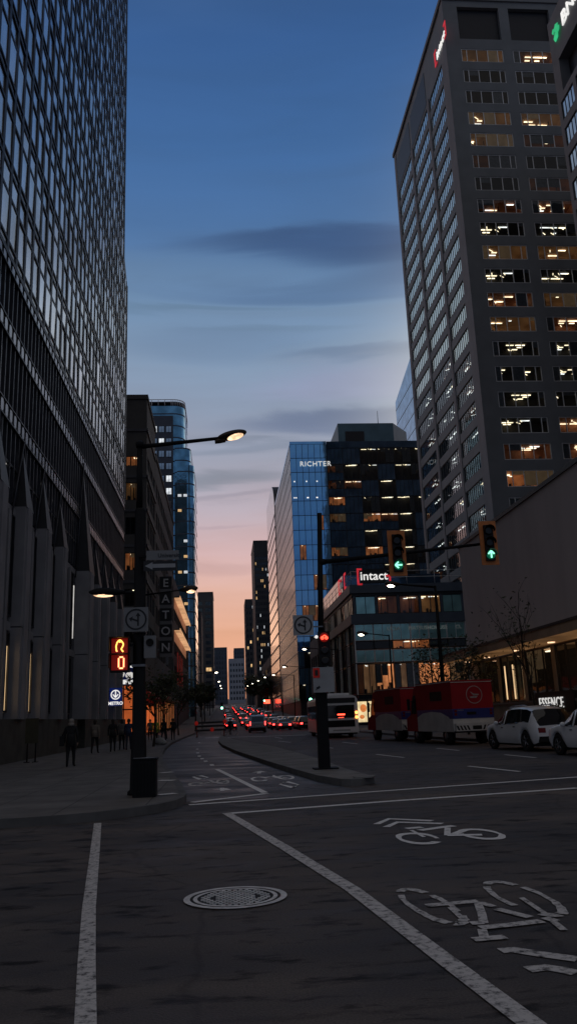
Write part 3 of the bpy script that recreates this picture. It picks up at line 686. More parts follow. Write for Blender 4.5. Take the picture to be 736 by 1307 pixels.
# ------------------------------------------------------------------ glass tower on the left (stone base with spiked piers)
gt = thing('glass_tower', 'huge gridded glass tower with spiked stone base filling the left side', 'building', (-9.6, 52, .15))
FX, TY0, TY1 = -9.6, 22., 77.
b = MB(); b.box(-48, FX-.45, TY0, TY1, 46.6, 122, 'mull'); b.box(-48, FX-.45, TY0, TY1+3.2, .15, 46.4, 'mull')
b.prism([(-48, TY0), (FX-.45, TY0), (FX-.45, TY1+3.2), (-48, TY1+3.2)], 46.4, 46.5, 'mull')
b.poly([(-48, TY1+3.2, 46.5), (FX-.02, TY1+3.2, 46.5), (FX-.02, TY1, 49.5), (-48, TY1, 49.5)], 'mull'); b.poly([(FX-.02, TY1+3.2, 47.3), (FX-.02, TY1, 47.3), (FX-.02, TY1, 49.5)], 'mull')
b.build('tower_core', gt)
PIT = 1.55; FH = 4.05; Z0 = 22.9
def tower_end(z): return TY1+3.1 if z < 47.5 else TY1
grid = MB(); spn = MB(); panes = []
rnd = random.Random(3)
nf = 24; ncol = int((TY1+3.1-TY0)/PIT)
for fl in range(nf):
    z = Z0+fl*FH; e = tower_end(z+3.9)
    grid.box(FX-.45, FX+.05, TY0, e, z, z+.16, 'mull'); grid.box(FX-.45, FX+.05, TY0, e, z+.54, z+.68, 'mull')          # floor band
    grid.box(FX-.40, FX+.04, TY0, e, z+2.80, z+2.98, 'mull')    # transom
    for i in range(ncol+1):
        y = TY0+i*PIT
        if y > e-.1: continue
        for za, zb in ((.16, .54), (.68, 2.80), (2.98, FH)): grid.box(FX-.40, FX+.045, y-.17, y+.17, z+za, z+zb, 'mull')
        if y+PIT > e+.01: continue
        spn.poly([(FX-.01, y+.17, z+.16), (FX-.01, y+PIT-.17, z+.16), (FX-.01, y+PIT-.17, z+.54), (FX-.01, y+.17, z+.54)], 'pane_spandrel')
        for (a, c) in ((z+.68, z+2.80), (z+2.98, z+FH)):
            # each pane sits at its own slight tilt
            t1, t2 = rnd.uniform(-.013, .013), rnd.uniform(-.013, .013)
            pts = [(FX-.012, y+.17, a), (FX-.012+t1*PIT, y+PIT-.17, a), (FX-.012+t1*PIT+t2*(c-a), y+PIT-.17, c), (FX-.012+t2*(c-a), y+.17, c)]
            panes.append((view_size((FX, y+.7, (a+c)/2), (c-a)*abs(FX)/math.hypot(FX, y)), pts))
grid.box(FX-.4, FX+.05, TY1+2.95, TY1+3.2, 22.9, 47.1, 'mull'); grid.box(FX-.4, FX+.05, TY1-.15, TY1+.1, 48.6, 122, 'mull')
grid.build('mullion_grid', gt); spn.build('spandrel_panel', gt)
panes.sort(key=lambda t: -t[0]); rest = MB()
for i, (_, pts) in enumerate(panes):
    if i < 100: q = MB(); q.poly(pts, 'pane_light'); q.build('window_pane', gt)
    else: rest.poly(pts, 'pane_light')
o = rest.build('window_pane', gt); o['kind'] = 'stuff'
# dark glazed zone with fins and belts
e = TY1+3.1
b = MB()
for a, c in ((11.6, 15.2), (16.0, 19.1), (19.9, 22.3)): b.poly([(FX-.22, TY0, a), (FX-.22, e, a), (FX-.22, e, c), (FX-.22, TY0, c)], 'pane_dark' if a < 19 else 'pane_navy')
b.build('dark_glazing', gt)
b = MB(); y = TY0
while y < e:
    for a, c in ((11.8, 15.2), (16.0, 19.1), (19.9, 22.3)): b.box(FX-.2, FX-.02, y-.05, y+.05, a, c, 'fin')
    y += PIT/2
for z in (13.4,): b.box(FX-.2, FX-.06, TY0, e, z, z+.12, 'mull')
b.build('fins', gt)
for z, h in ((15.2, .8), (19.1, .8), (22.3, .6)):
    b = MB(); b.box(FX-.25, FX-.02, TY0, e, z, z+h, 'mull'); b.box(FX-.02, FX+.05, TY0, e, z, z+.07, 'fin'); b.box(FX-.02, FX+.05, TY0, e, z+h-.07, z+h, 'fin')
    y = TY0+.4
    while y < e-.4:
        w_, h2 = .22, h*.36; zc = z+h/2
        b.poly([(FX+.02, y-w_, zc-h2*.6), (FX+.02, y-w_*.6, zc-h2), (FX+.02, y+w_*.6, zc-h2), (FX+.02, y+w_, zc-h2*.6), (FX+.02, y+w_, zc+h2*.6), (FX+.02, y+w_*.6, zc+h2), (FX+.02, y-w_*.6, zc+h2), (FX+.02, y-w_, zc+h2*.6)], 'belt')
        y += PIT/2
    b.build('belt_course', gt)
# stone base: piers with spikes, slit windows between
PY = [24.9, 29.6, 34.3, 38.9, 43.5, 48.2, 62.0, 66.7, 71.4, 76.0]
b = MB(); b.box(FX-.45, FX-.16, TY0, e, 2.0, 11.6, 'stone_dark'); b.box(FX-.16, FX-.05, TY0, e, 11.25, 11.6, 'stone')
b.box(FX-.16, FX-.05, TY0, e, 5.9, 6.3, 'stone'); b.build('base_wall', gt)
b = MB(); b.box(FX-.45, FX+.30, TY0, 54.2, .15, 2.0, 'plinth'); b.box(FX-.45, FX+.30, 57.2, e, .15, 2.0, 'plinth'); b.build('plinth', gt)
def pier(yc, w_, d, ztop, apex):
    q = MB(); q.box(FX-.16, FX+d, yc-w_/2, yc+w_/2, 2.0, 6.05, 'stone'); q.box(FX-.16, FX+d-.03, yc-w_/2+.03, yc+w_/2-.03, 6.05, 6.12, 'stone_dark'); q.box(FX-.16, FX+d, yc-w_/2, yc+w_/2, 6.12, ztop, 'stone')
    q.box(FX+d, FX+d+.06, yc-w_/2+.35, yc+w_/2-.35, 2.0, ztop, 'stone'); p_ = q.build('pier', gt)
    s_ = MB(); A = (FX-.02, yc, apex); c = [(FX+d+.04, yc-w_/2, ztop), (FX+d+.04, yc+w_/2, ztop), (FX-.1, yc+w_/2, ztop), (FX-.1, yc-w_/2, ztop)]
    for i in range(4): s_.poly([c[i], c[(i+1) % 4], A], 'spike')
    s_.poly(c[::-1], 'spike'); s_.build('spike', p_)
    for sgn in (-1, 1):
        g = MB(); g.tube((FX+.05, yc+sgn*(w_/2+1.0), ztop-.6), (FX+.05, yc, apex+.3), .045, .045, 'fin', 5); g.build('gable_rib', p_)
for y in PY: pier(y, 1.45, .42, 11.75, 14.9)
pier(55.8, 2.2, .75, 11.6, 19.2)
for i, (ya, yb) in enumerate(zip(PY[:-1], PY[1:])):
    if ya < 50 < yb: spans = [(49.6, 53.4), (58.2, 61.0)]
    else: spans = [(ya+.73, yb-.73)]
    for s0, s1 in spans:
        n = 2; ww = (s1-s0)/n
        for k in range(n):
            for (za, zb) in ((2.3, 5.8), (6.5, 11.2)):
                q = MB(); y0, y1 = s0+k*ww+.28, s0+(k+1)*ww-.28
                q.poly([(FX-.12, y0, za), (FX-.12, y1, za), (FX-.12, y1, zb), (FX-.12, y0, zb)], 'pane_dark')
                for yy_ in (y0, (y0+y1)/2, y1): q.box(FX-.14, FX+.02, yy_-.05, yy_+.05, za, zb, 'mull')
                q.box(FX-.14, FX+.02, y0, y1, za, za+.08, 'mull'); q.box(FX-.14, FX+.02, y0, y1, zb-.08, zb, 'mull')
                if za < 3 and 36 < y0 < 46 and k == 1: q.box(FX-.10, FX-.06, y1-.34, y1-.06, 2.3, 5.2, 'strip_warm')
                if za < 3 and 30 < y0 < 40 and k == 0: q.box(FX-.10, FX-.06, y1-.5, y1-.3, 2.3, 5.0, 'strip_warm')
                q.build('slit_window', gt)
            q = MB(); yc = s0+k*ww; q.box(FX-.16, FX+.12, yc-.14+.14*(k == 0), yc+.28, 2.0, 11.25, 'stone'); q.build('pilaster', gt)
# entrance recess beside the large pier, with tall thin light
q = MB(); q.box(FX-.3, FX-.1, 53.5, 54.6, 2.0, 10.8, 'pane_dark'); q.box(FX+.0, FX+.05, 53.2, 53.35, 7.0, 10.4, 'white_soft'); q.build('entrance_glazing', gt)
# interior glints behind the lower dark glazing
q = MB(); rnd = random.Random(11)
for i in range(26):
    y = rnd.uniform(36, 53); z = rnd.uniform(12.0, 14.9); q.box(FX-.19, FX-.16, y, y+.1, z, z+.12, 'white_soft')
q.build('lobby_light', gt)

# ------------------------------------------------------------------ precast office tower on the right
ot = thing('office_tower', 'tall grey precast office tower with rows of lit window strips', 'building', (55, 124, .15))
TX, TYF = 36.8, 105.
wall = MB(); wall.box(TX+2.2, 72, TYF+3.2, 143, .15, 112.2, 'tower')
ff = Facade(wall, '-Y', TYF, TX, 72, .15, 112.6, 3.2, 'tower')
cols = [(39.1, 45.9), (47.5, 54.25), (55.9, 62.6), (64.2, 70.9)]
rows = [(102.1-3.88*k-1.2, 102.1-3.88*k+1.2) for k in range(22)]
lv = (105.2, 111.4)
ff.grid(cols, rows+[lv])
fs_ = Facade(wall, '-X', TX, TYF+3.2, 143, .15, 112.6, 2.2, 'tower_side')
cols_s = [(108.3, 116.5), (118.1, 128.9), (130.5, 141.3)]
fs_.grid(cols_s, rows)
wall.box(TX-.12, TX, 104.9, 106.6, .15, 112.6, 'tower'); wall.box(TX-.1, TX, 116.7, 117.9, .15, 104, 'tower'); wall.box(TX-.1, TX, 129.1, 130.3, .15, 104, 'tower'); wall.box(TX-.1, TX, 141.6, 143, .15, 112.6, 'tower')
wall.build('facade', ot)
q = MB()
for c in cols: q.box(c[0]-.002, c[1]+.002, TYF+.6, TYF+.7, lv[0], lv[1], 'louvre')
q.build('louvre', ot)
q = MB(); q.box(TX-.06, TX-.01, 118.1, 129, 104, 110.6, 'louvre'); q.box(TX-.06, TX-.01, 130.4, 141.5, 104, 110.6, 'louvre'); q.build('side_louvre', ot)
q = MB(); q.box(TX-.35, 72.2, TYF-.25, 143.3, 112.6, 113.4, 'tower'); q.build('roof', ot)
rnd = random.Random(21); items = []
seq = {0: ('warm', 'dim'), 1: ('off', 'off'), 2: ('off', 'off'), 3: ('warm', 'warm'), 4: ('warm', 'split'), 5: ('split', 'off'), 6: ('off', 'split'), 7: ('split', 'dim')}
for r_i, r_ in enumerate(rows):
    for c_i, c in enumerate(cols):
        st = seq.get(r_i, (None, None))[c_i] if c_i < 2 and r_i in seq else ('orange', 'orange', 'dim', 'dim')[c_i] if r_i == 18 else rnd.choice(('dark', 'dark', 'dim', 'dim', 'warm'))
        cuts = (0, .13, .37, .63, .87, 1) if c_i % 2 == 0 else (0, .16, .44, .72, 1)
        me = window_mesh(c[1]-c[0], 2.4, cuts, st, 2.9, rnd.randrange(9), 'alu', 'glass', .115)
        items.append((me, ff.origin(c, r_), '-Y', view_size((c[0]+3, TYF, r_[0]), 16) * (1 if c_i < 2 else .0)))
    for c in cols_s:
        st = rnd.choice(('dark', 'off', 'dim', 'dark', 'dark'))
        if r_i < 12 or (r_i == 12 and c[0] < 110): st = 'pane'  # upper rows: sky reflection put in by a mirror glass of their own
        n = 9; cuts = tuple(round(i/n, 3) for i in range(n+1))
        me = window_mesh(c[1]-c[0], 2.4, cuts, st, 1.95, rnd.randrange(7) if st != 'pane' else 0, 'frame_side', 'win_teal' if st == 'pane' else 'glass_side', .055, 'lamp_white')
        items.append((me, fs_.origin(c, r_), '-X', view_size((TX, c[0]+5, r_[0]), 8)))
place_windows(items, ot)
sg = MB(); mt = wallmtx((TX-.2, 109.7, 105.35), '-X')
sg.text('intact', 2.2, .06, mt, 'white_lit', 'LEFT', .02)
o = sg.build('sign_lettering', ot)
q = MB()
for y0, s_ in ((110.6, 1), (103.9+.2, -1)):
    q.box(TX-.28, TX-.18, y0-.2, y0+.2, 104.9, 107.6, 'red_logo')
    for z in (104.9, 107.3): q.box(TX-.28, TX-.18, y0-(.9 if s_ > 0 else -.2), y0+(-.2 if s_ > 0 else .9), z, z+.3, 'red_logo')
q.build('sign_bracket', ot)

# ------------------------------------------------------------------ bank tower at the top right edge
bt = thing('bank_tower', 'dark bank tower cut off by the top right corner of the frame', 'building', (58, 62, .15))
b = MB(); b.box(46, 80, 40, 84.2, .15, 88, 'stone_dark'); fb = Facade(b, '-X', 44, 40, 86, .15, 82, 2, 'tower')
bc = [(42+4.4*i, 45.6+4.4*i) for i in range(10)]; br = [(73.6-3.9*k, 76.2-3.9*k) for k in range(7)]
fb.z1 = 77.2; fb.grid(bc, br); b.box(44, 46, 40, 86, 82, 89, 'tower'); b.box(44, 46, 84.2, 86, 77.2, 82, 'tower'); b.box(46, 80, 84.2, 86, .15, 89, 'tower')
b.box(45.3, 46, 40, 84.2, 77.2, 82, 'louvre'); b.build('facade', bt)
items = []
for r_ in br:
    for c in bc: items.append((window_mesh(3.6, 2.6, (0, .25, .5, .75, 1), 'pane', .3, 0, 'frame_dark', 'win_pale', .07), fb.origin(c, r_), '-X', view_size((44, c[0]+1.8, r_[0]+1.3), 5)))
place_windows(items, bt)
for wd, y_ in (('BNP', 81.9), ('PARIBAS', 73.6)): q = MB(); q.text(wd, 2.7, .08, wallmtx((43.85, y_, 84.7), '-X'), 'white_lit', 'LEFT', .02); q.build('sign_lettering', bt)
q = MB()
for i, (dy, dz, r_) in enumerate(((0, 0, .7), (.7, .5, .5), (.3, 1.1, .6), (-.5, 1.2, .4))):
    q.lathe((43.8, 83.6-dy, 84.9+dz), (-1, 0, 0), [(0, r_), (.1, r_*.9)], 'green_logo', 5)
q.build('sign_emblem', bt)

# ------------------------------------------------------------------ low dark blank-walled building with canopy and shop front
lb = thing('blank_walled_building', 'dark windowless upper wall above a lit canopied shopfront on the right', 'building', (24, 45, .15))
b = MB(); b.box(18, 34, 24, 60, 5.8, 13.6, 'blank'); b.box(17.9, 34.1, 23.9, 60.1, 13.6, 13.85, 'frame_dark'); b.box(21.0, 34, 24, 60, .15, 5.8, 'beige'); b.box(18.0, 18.5, 59, 60, .15, 5.8, 'blank'); b.build('wall', lb)
b = MB(); b.box(15.9, 18, 24, 59.6, 5.0, 5.5, 'fascia'); b.box(15.85, 15.9, 24, 59.6, 5.46, 5.6, 'frame_dark'); b.poly([(15.95, 24, 4.996), (18, 24, 4.996), (18, 59.5, 4.996), (15.95, 59.5, 4.996)][::-1], 'soffit_glow'); b.build('canopy', lb)
for y in (31, 37, 42.5, 48, 53.5, 58): q = MB(); q.box(17.2, 17.5, y, y+.3, 4.94, 4.99, 'lampglow'); q.build('downlight', lb)
b = MB()
for k in range(7):
    y0 = 26+4.7*k; b.box(18.2, 18.5, y0-.2, y0+.2, .15, 5.0, 'beige')
b.box(18.1, 18.6, 24, 59, .15, 1.9, 'beige'); b.box(17.95, 18.65, 24, 59, 1.9, 2.02, 'stone'); b.build('low_wall', lb)
rnd = random.Random(5)
for k in range(7):
    y0 = 26.2+4.7*k; y1 = y0+4.3
    me = window_mesh(4.3, 2.95, (0, .33, .66, 1), ('store', 'store', 'store', 'store', 'warm', 'store', 'dim')[k], 2.4, k, 'frame_dark', 'glass', .08)
    put_window(me, (18.3, y1, 2.04), '-X', lb, 'shop_window')
q = MB(); q.box(17.9, 17.98, 41.9, 47.2, 1.35, 2.45, 'sign_black'); q.build('sign_board', lb)
q = MB(); q.text('ESSENCE', .80, .02, wallmtx((17.88, 46.7, 1.6), '-X'), 'white_text', 'LEFT', 0.); q.build('sign_lettering', lb)
for y in (52.3, 50.8):
    q = MB(); q.box(18.0, 18.04, y, y+.14, 2.2, 4.3, 'strip_warm'); q.build('light_strip', lb)

# ------------------------------------------------------------------ glazed corner building with 'intact' sign
ib = thing('corner_office_building', 'low teal glazed corner office with red bracketed sign on its roof terrace', 'building', (26, 130, .15))
IX, IY = 18., 113.
b = MB(); b.box(IX+1.2, 34, IY+3, 150, .15, 18, 'band_blue'); b.box(IX-.3, 34, IY-.3, 150, 18.1, 19.3, 'band_blue'); b.box(IX-.3, 34, IY-.3, 150, 13.8, 15.1, 'band_blue')
b.box(IX, 34, IY, 150, 17.7, 18.1, 'frame_dark'); b.box(IX, 33, IY+8, 150, 19.3, 22, 'office_dark')
b.build('wall', ib)
rnd = random.Random(9)
for k in range(5):
    x0 = IX+.5+k*3.1
    st = ('pane', 'dim', 'dim', 'warm', 'pane')[k]
    put_window(window_mesh(2.8, 2.5, (0, .5, 1), st, 2.5, k, 'frame_dark', 'teal' if st == 'pane' else 'glass', .08, 'lamp'), (x0, IY+.1, 15.15), '-Y', ib)
for k in range(5): b = MB(); b.box(IX+.2+k*3.1, IX+.48+k*3.1, IY, IY+.4, 15.1, 17.7, 'band_blue'); b.build('pier', ib)
b = MB(); b.box(IX+.2+15.4, 34, IY, IY+.4, 15.1, 17.7, 'band_blue'); b.build('pier', ib)
# lower curtain wall, two storeys of teal panes above the lit ground floor
for k in range(6):
    x0 = IX+.2+k*2.6
    for (za, zb, key) in ((11.5, 13.75, 'teal'), (10.3, 11.4, None), (8.5, 10.2, 'teal')):
        if key is None:
            st = 'orange' if k in (2, 3) else 'off'
            put_window(window_mesh(2.55, zb-za, (0, 1), st, 1.5, k, 'frame_dark', 'glass', .06), (x0, IY+.1, za), '-Y', ib)
        else: put_window(window_mesh(2.55, zb-za, (0, .5, 1), 'pane', .2, 0, 'alu', 'teal', .06), (x0, IY+.1, za), '-Y', ib)
    put_window(window_mesh(2.55, 4.0, (0, .33, .66, 1), ('store', 'shop', 'store', 'shop', 'shop', 'store')[k], 2.6, k+3, 'frame_dark', 'glass', .08, 'lamp_white'), (x0, IY+.1, 4.3), '-Y', ib, 'shop_window')
    q = MB(); q.box(x0, x0+2.55, IY+.15, IY+.3, .2, 4.2, 'pane_dark'); q.box(x0-.05, x0+.05, IY, IY+.14, .2, 4.2, 'frame_dark'); q.build('shop_window', ib)
b = MB()
for x in (IX+.1, IX+8, IX+15.9): b.box(x-.08, x+.08, IY-.05, IY+.08, 4.2, 13.8, 'alu')
b.box(IX, 34, IY-.06, IY+.09, 8.36, 8.48, 'frame_dark'); b.build('mullion', ib)
# left flank facing the street
for k in range(9):
    y0 = IY+.6+k*4
    for (za, zb) in ((15.15, 17.65), (11.5, 13.75), (8.5, 11.3), (4.3, 8.3)):
        st = 'pane' if rnd.random() < .6 else rnd.choice(('dim', 'off', 'warm'))
        put_window(window_mesh(3.6, zb-za, (0, .33, .66, 1), st, 1.0, k % 4, 'alu' if k % 2 else 'frame_dark', 'teal' if st == 'pane' else 'glass', .08, 'lamp_white'), (IX+.1, y0+3.6, za), '-X', ib)
q = MB()
for k in range(9): q.box(IX-.1, IX+.1, IY+.25+k*4, IY+.45+k*4, .2, 13.8, 'frame_dark')
q.build('mullion', ib)
# roof rail
q = MB()
for z in (20.3, 21.2): q.tube((IX, IY, z), (34, IY, z), .04, .04, 'alu', 5); q.tube((IX, IY, z), (IX, 150, z), .04, .04, 'alu', 5)
for x in range(0, 17, 4): q.tube((IX+x, IY, 19.3), (IX+x, IY, 21.2), .04, .04, 'alu', 5)
for y in range(0, 37, 4): q.tube((IX, IY+y, 19.3), (IX, IY+y, 21.2), .04, .04, 'alu', 5)
q.build('roof_rail', ib)
q = MB(); q.box(IX+1.3, IX+5.2, IY-.2, IY-.08, 19.4, 21.5, 'sign_black'); q.build('sign_board', ib)
q = MB(); q.text('intact', 1.72, .04, wallmtx((IX+3.28, IY-.24, 19.95), '-Y'), 'white_lit', 'CENTER', .015); q.build('sign_lettering', ib)
q = MB()
for x, s_, za, zb in ((IX+1.0, 1, 19.2, 21.6), (IX+5.55, -1, 19.0, 20.6)):
    q.box(x-.13, x+.13, IY-.3, IY-.2, za, zb, 'red_logo')
    for z in (za, zb-.25): q.box(x+.13*s_, x+.6*s_, IY-.3, IY-.2, z, z+.25, 'red_logo')
q.build('sign_bracket', ib)
q = MB()
for y in (118, 124):
    q.box(IX-.2, IX-.1, y, y+.35, 19.4, 21.8, 'red_logo'); q.box(IX-.2, IX-.1, y-1.2, y, 19.4, 19.75, 'red_logo'); q.box(IX-.2, IX-.1, y-1.2, y, 21.45, 21.8, 'red_logo')
q.box(IX-.16, IX-.12, 120, 122.6, 20.2, 21.0, 'grey_letter'); q.build('flank_sign', ib)
for word, x_ in (('UCSA', 4.7), ('MATSUSHOHUSS', 7.7), ('CL', 14.4)): q = MB(); q.text(word, .72, .02, wallmtx((IX+x_, IY-.1, 12.8), '-Y'), 'grey_letter', 'LEFT', .0); q.build('facade_lettering', ib)

# ------------------------------------------------------------------ dark glass block and blue 'RICHTER' tower beyond
db = thing('dark_glass_block', 'black glass office block with scattered lit floors and teal rooftop box', 'building', (39, 210, hz(190)))
DY = 190.2
b = MB(); b.box(26.1, 56, DY+1, 240, .2, 67.2, 'frame_dark'); b.box(26.1, 56, DY, DY+1, 65.6, 67.3, 'office_dark'); b.build('wall', db)
b = MB(); b.prism([(29.8, 194), (44, 194), (49, 201), (49, 230), (29.8, 230)], 67.3, 73.4, 'penthouse'); b.box(31.6, 36.4, 193.85, 193.98, 68.3, 71.2, 'frame_dark')
b.tube((40.6, 196, 73.4), (40.6, 196, 77.5), .1, .05, 'frame_dark', 5); b.tube((45, 200, 73.4), (45, 200, 75), .08, .05, 'frame_dark', 5); b.build('rooftop_box', db)
rnd = random.Random(31); items = []
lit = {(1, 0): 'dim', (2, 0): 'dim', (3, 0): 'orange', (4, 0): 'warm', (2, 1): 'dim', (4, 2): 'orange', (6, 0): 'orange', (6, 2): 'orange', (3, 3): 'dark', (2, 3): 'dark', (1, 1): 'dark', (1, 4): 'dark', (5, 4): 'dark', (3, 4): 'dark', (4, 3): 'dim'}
xs = [26.1, 30, 34.3, 38.5, 42.8, 47, 51, 56]
for r_i in range(15):
    z0 = 61.4-4.17*r_i
    for c_i in range(7):
        st = lit.get((r_i, c_i)) or (rnd.choice(('dark', 'dark', 'pane', 'pane')) if c_i > 1 else 'pane'); w_ = xs[c_i+1]-xs[c_i]
        h_ = 2.1 if st in ('dim', 'warm', 'orange') else 4.12
        gl = 'office_dark' if st == 'pane' else 'glass'
        if h_ < 4: items.append((window_mesh(w_, 2.0, (0, .25, .5, .75, 1), 'pane', .95, 0, 'frame_dark', 'office_dark', .06), (xs[c_i], DY, z0+.02), '-Y', view_size((xs[c_i], DY, z0), 8)))
        me = window_mesh(w_, h_, (0, .25, .5, .75, 1), st, .95, rnd.randrange(5), 'frame_dark', gl, .06, 'lamp')
        items.append((me, (xs[c_i], DY, z0+.02+(2.02 if h_ < 4 else 0)), '-Y', view_size((xs[c_i], DY, z0), 12)))
place_windows(items, db)

rt = thing('blue_glass_tower', 'blue mirrored glass tower with white rooftop name lettering', 'building', (21, 236, hz(190)))
b = MB(); b.box(17.3, 26.0, 190.4, 250, .2, 66.5, 'frame_dark'); b.box(17.0, 26.0, 190, 250, 66.5, 67.3, 'richter'); b.build('wall', rt)
q = MB(); q.text('RICHTER', 1.75, .06, wallmtx((19.3, 189.85, 60.9), '-Y'), 'white_text', 'LEFT', .0); q.build('sign_lettering', rt)
items = []; rnd = random.Random(17)
for r_i in range(17):
    z0 = 63.0-3.62*r_i
    for c_i in range(6):
        x0 = 17.0+c_i*1.5
        st = 'pane'; gl = 'richter'
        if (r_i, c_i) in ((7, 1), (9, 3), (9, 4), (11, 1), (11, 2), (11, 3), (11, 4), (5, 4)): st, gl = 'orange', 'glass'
        if r_i > 12 and rnd.random() < .35: st, gl = 'dark', 'glass'
        me = window_mesh(1.5, 3.6, (0, 1), st, .38, rnd.randrange(6), 'frame_dark', gl, .05, 'lamp')
        items.append((me, (x0, 190, z0), '-Y', view_size((x0, 190, z0), 5)))
place_windows(items, rt)
q = MB(); rnd = random.Random(3)
for z in (56.9, 52.8, 52.8): 
    for k in range(3): X_ = 17.5+k*2.7+rnd.uniform(0, .8); q.box(X_, X_+.32, 189.9, 189.94, z, z+.28, 'white_lit')
q.build('ceiling_spot', rt)
# pale reflective flank, panels with joints
items = []
for r_i in range(17):
    z0 = 63.0-3.62*r_i
    for k in range(12):
        items.append((window_mesh(4.9, 3.6, (0, .5, 1), 'pane', .2, 0, 'alu', 'pinkpanel', .05), (17.0+.02, 190.5+(k+1)*4.95, z0), '-X', 0))
merge_stuff([t[:3] for t in items], rt, 'flank_panel')

ct = thing('curved_top_tower', 'pale slab with rounded top standing behind the blue glass tower', 'building', (20, 285, hz(285)))
b = MB()
prof = [(255, 0), (255, 66)] + [(255+16*(1-math.cos(a)), 66+12*math.sin(a)) for a in [math.pi/2*k/8 for k in range(1, 9)]] + [(300, 78), (300, 0)]
n0 = len(b.v)
for X_, flip in ((17.1, False), (24.5, True)):
    pts = [(X_, y, z) for y, z in prof]; b.poly(pts if not flip else pts[::-1], 'pinkpanel')
for (ya, za), (yb, zb) in zip(prof[:-1], prof[1:]): b.poly([(17.1, ya, za), (24.5, ya, za), (24.5, yb, zb), (17.1, yb, zb)], 'far_dark')
b.build('wall', ct)
q = MB()
for k in range(17):
    q.box(17.02, 17.1, 256, 299.5, 4+3.8*k, 4.5+3.8*k, 'far_dark')
q.build('floor_band', ct)

sb = thing('slanted_blue_tower', 'pale blue glass tower with slanted roof peeping beside the grey tower', 'building', (65, 252, hz(250)))
b = MB(); b.prism([(62, 238), (80, 238), (80, 267), (62, 267)], .2, 108, 'skyblue_wall')
for X_ in (62, 80): b.poly([(X_, 238, 108), (X_, 267, 108), (X_, 238, 114)] if X_ > 70 else [(X_, 267, 108), (X_, 238, 108), (X_, 238, 114)], 'skyblue_wall')
b.poly([(62, 238, 114), (80, 238, 114), (80, 267, 108.01), (62, 267, 108.01)], 'penthouse'); b.poly([(80, 238, 108), (62, 238, 108), (62, 238, 114), (80, 238, 114)][::-1], 'skyblue_wall'); b.build('wall', sb)
q = MB()
for k in range(20): q.box(61.95, 62, 238, 267, 6+5.2*k, 6.2+5.2*k, 'frame_dark')
q.build('floor_line', sb)
# ------------------------------------------------------------------ left side of the street beyond the glass tower
def block(name, label, x0, x1, y0, y1, h, key, faces, cat='building', base=None, sunk=.5, depth=.6, roof=None):
    """street building with ribbon or punched windows; faces: (facing, columns, rows, chooser, frame, cuts)"""
    zb = (hz(y0)+.15) if base is None else base
    root = thing(name, label, cat, ((x0+x1)/2, (y0+y1)/2, zb)); b = MB()
    fc = [f[0] for f in faces]; d = depth
    b.box(x0+(d if '-X' in fc else 0), x1-(d if '+X' in fc else 0), y0+(d if '-Y' in fc else 0), y1, zb-sunk, h, key)
    items = []
    for facing, cols, rws, choose, frame, cuts in faces:
        if facing == '-Y': F = Facade(b, '-Y', y0, x0, x1, zb-sunk, h, d, key)
        elif facing == '-X': F = Facade(b, '-X', x0, y0+(d if '-Y' in fc else 0), y1, zb-sunk, h, d, key)
        else: F = Facade(b, '+X', x1, y0+(d if '-Y' in fc else 0), y1, zb-sunk, h, d, key)
        F.grid(cols, rws)
        for i, r_ in enumerate(rws):
            for j, c in enumerate(cols):
                st, gl = choose(i, j)
                me = window_mesh(c[1]-c[0], r_[1]-r_[0], cuts, st, d-.14, (i*3+j) % 6, frame, gl, .07)
                items.append((me, F.origin(c, r_), facing, view_size(F.origin(c, r_), (c[1]-c[0])*(r_[1]-r_[0]))+1e-9))
    if roof: b.box(x0-roof, x1+roof, y0-roof, y1+roof, h, h+.6, key)
    b.build('wall', root); place_windows(items, root); return root

rnd = random.Random(4)
g1 = block('precast_office', 'grey precast office with lit ribbon windows just beyond the glass tower', -34, -9.3, 100, 113, 42.2, 'brick',
    [('-Y', [(-30, -24.5), (-24, -18.5), (-18, -12.4), (-11.9, -10)], [(33.2, 34.5), (28.7, 31), (24.3, 26.5), (19.8, 22), (15.4, 17.5), (11, 13.2)], lambda i, j: ((('orange', 'warm', 'off', 'orange', 'dark', 'dark')[i] if j > 1 else 'off'), 'glass'), 'frame_dark', (0, .33, .66, 1)),
     ('+X', [(101.2, 104.6), (105.2, 108.4), (109, 112.4)], [(33.2, 34.8), (28.7, 31.2), (24.3, 26.8), (19.8, 22.3), (15.4, 17.8), (11, 13.4)], lambda i, j: ('pane', 'win_pale' if (i+j) % 2 == 0 else 'win_dark'), 'frame_dark', (0, .25, .5, .75, 1))], roof=.15)
q = MB()
for z in (37.8, 31.6, 27.2, 22.7, 18.2): q.box(-34.1, -9.2, 99.86, 99.99, z, z+.35, 'stone_dark'); q.box(-9.29, -9.12, 99.86, 113, z, z+.35, 'stone_dark')
q.build('ledge', g1)
q = MB(); q.box(-16, -9.35, 99.7, 99.95, .6, 5.9, 'shop_orange')
q.build('shop_front', g1)
q = MB()
for x in (-15, -13.4, -11.8, -10.2): q.box(x-.06, x+.06, 99.55, 99.68, .2, 5.9, 'frame_dark')
q.box(-16, -9.3, 99.55, 99.68, 3.1, 3.25, 'frame_dark'); q.build('shop_mullion', g1)
q = MB(); q.box(-16, -10.4, 99.5, 99.8, 6.0, 8.3, 'postblue'); q.box(-13.2, -10.6, 99.42, 99.48, 6.1, 6.6, 'white_lit'); q.box(-13.2, -10.6, 99.42, 99.48, 8.0, 8.25, 'white_lit')
q.ell((-12.3, 99.4, 7.3), .62, .06, .55, 'white_soft', 14, 8); q.ell((-11.1, 99.4, 7.1), .5, .06, .4, 'white_soft', 14, 8); q.build('shop_sign', g1)
q = MB()
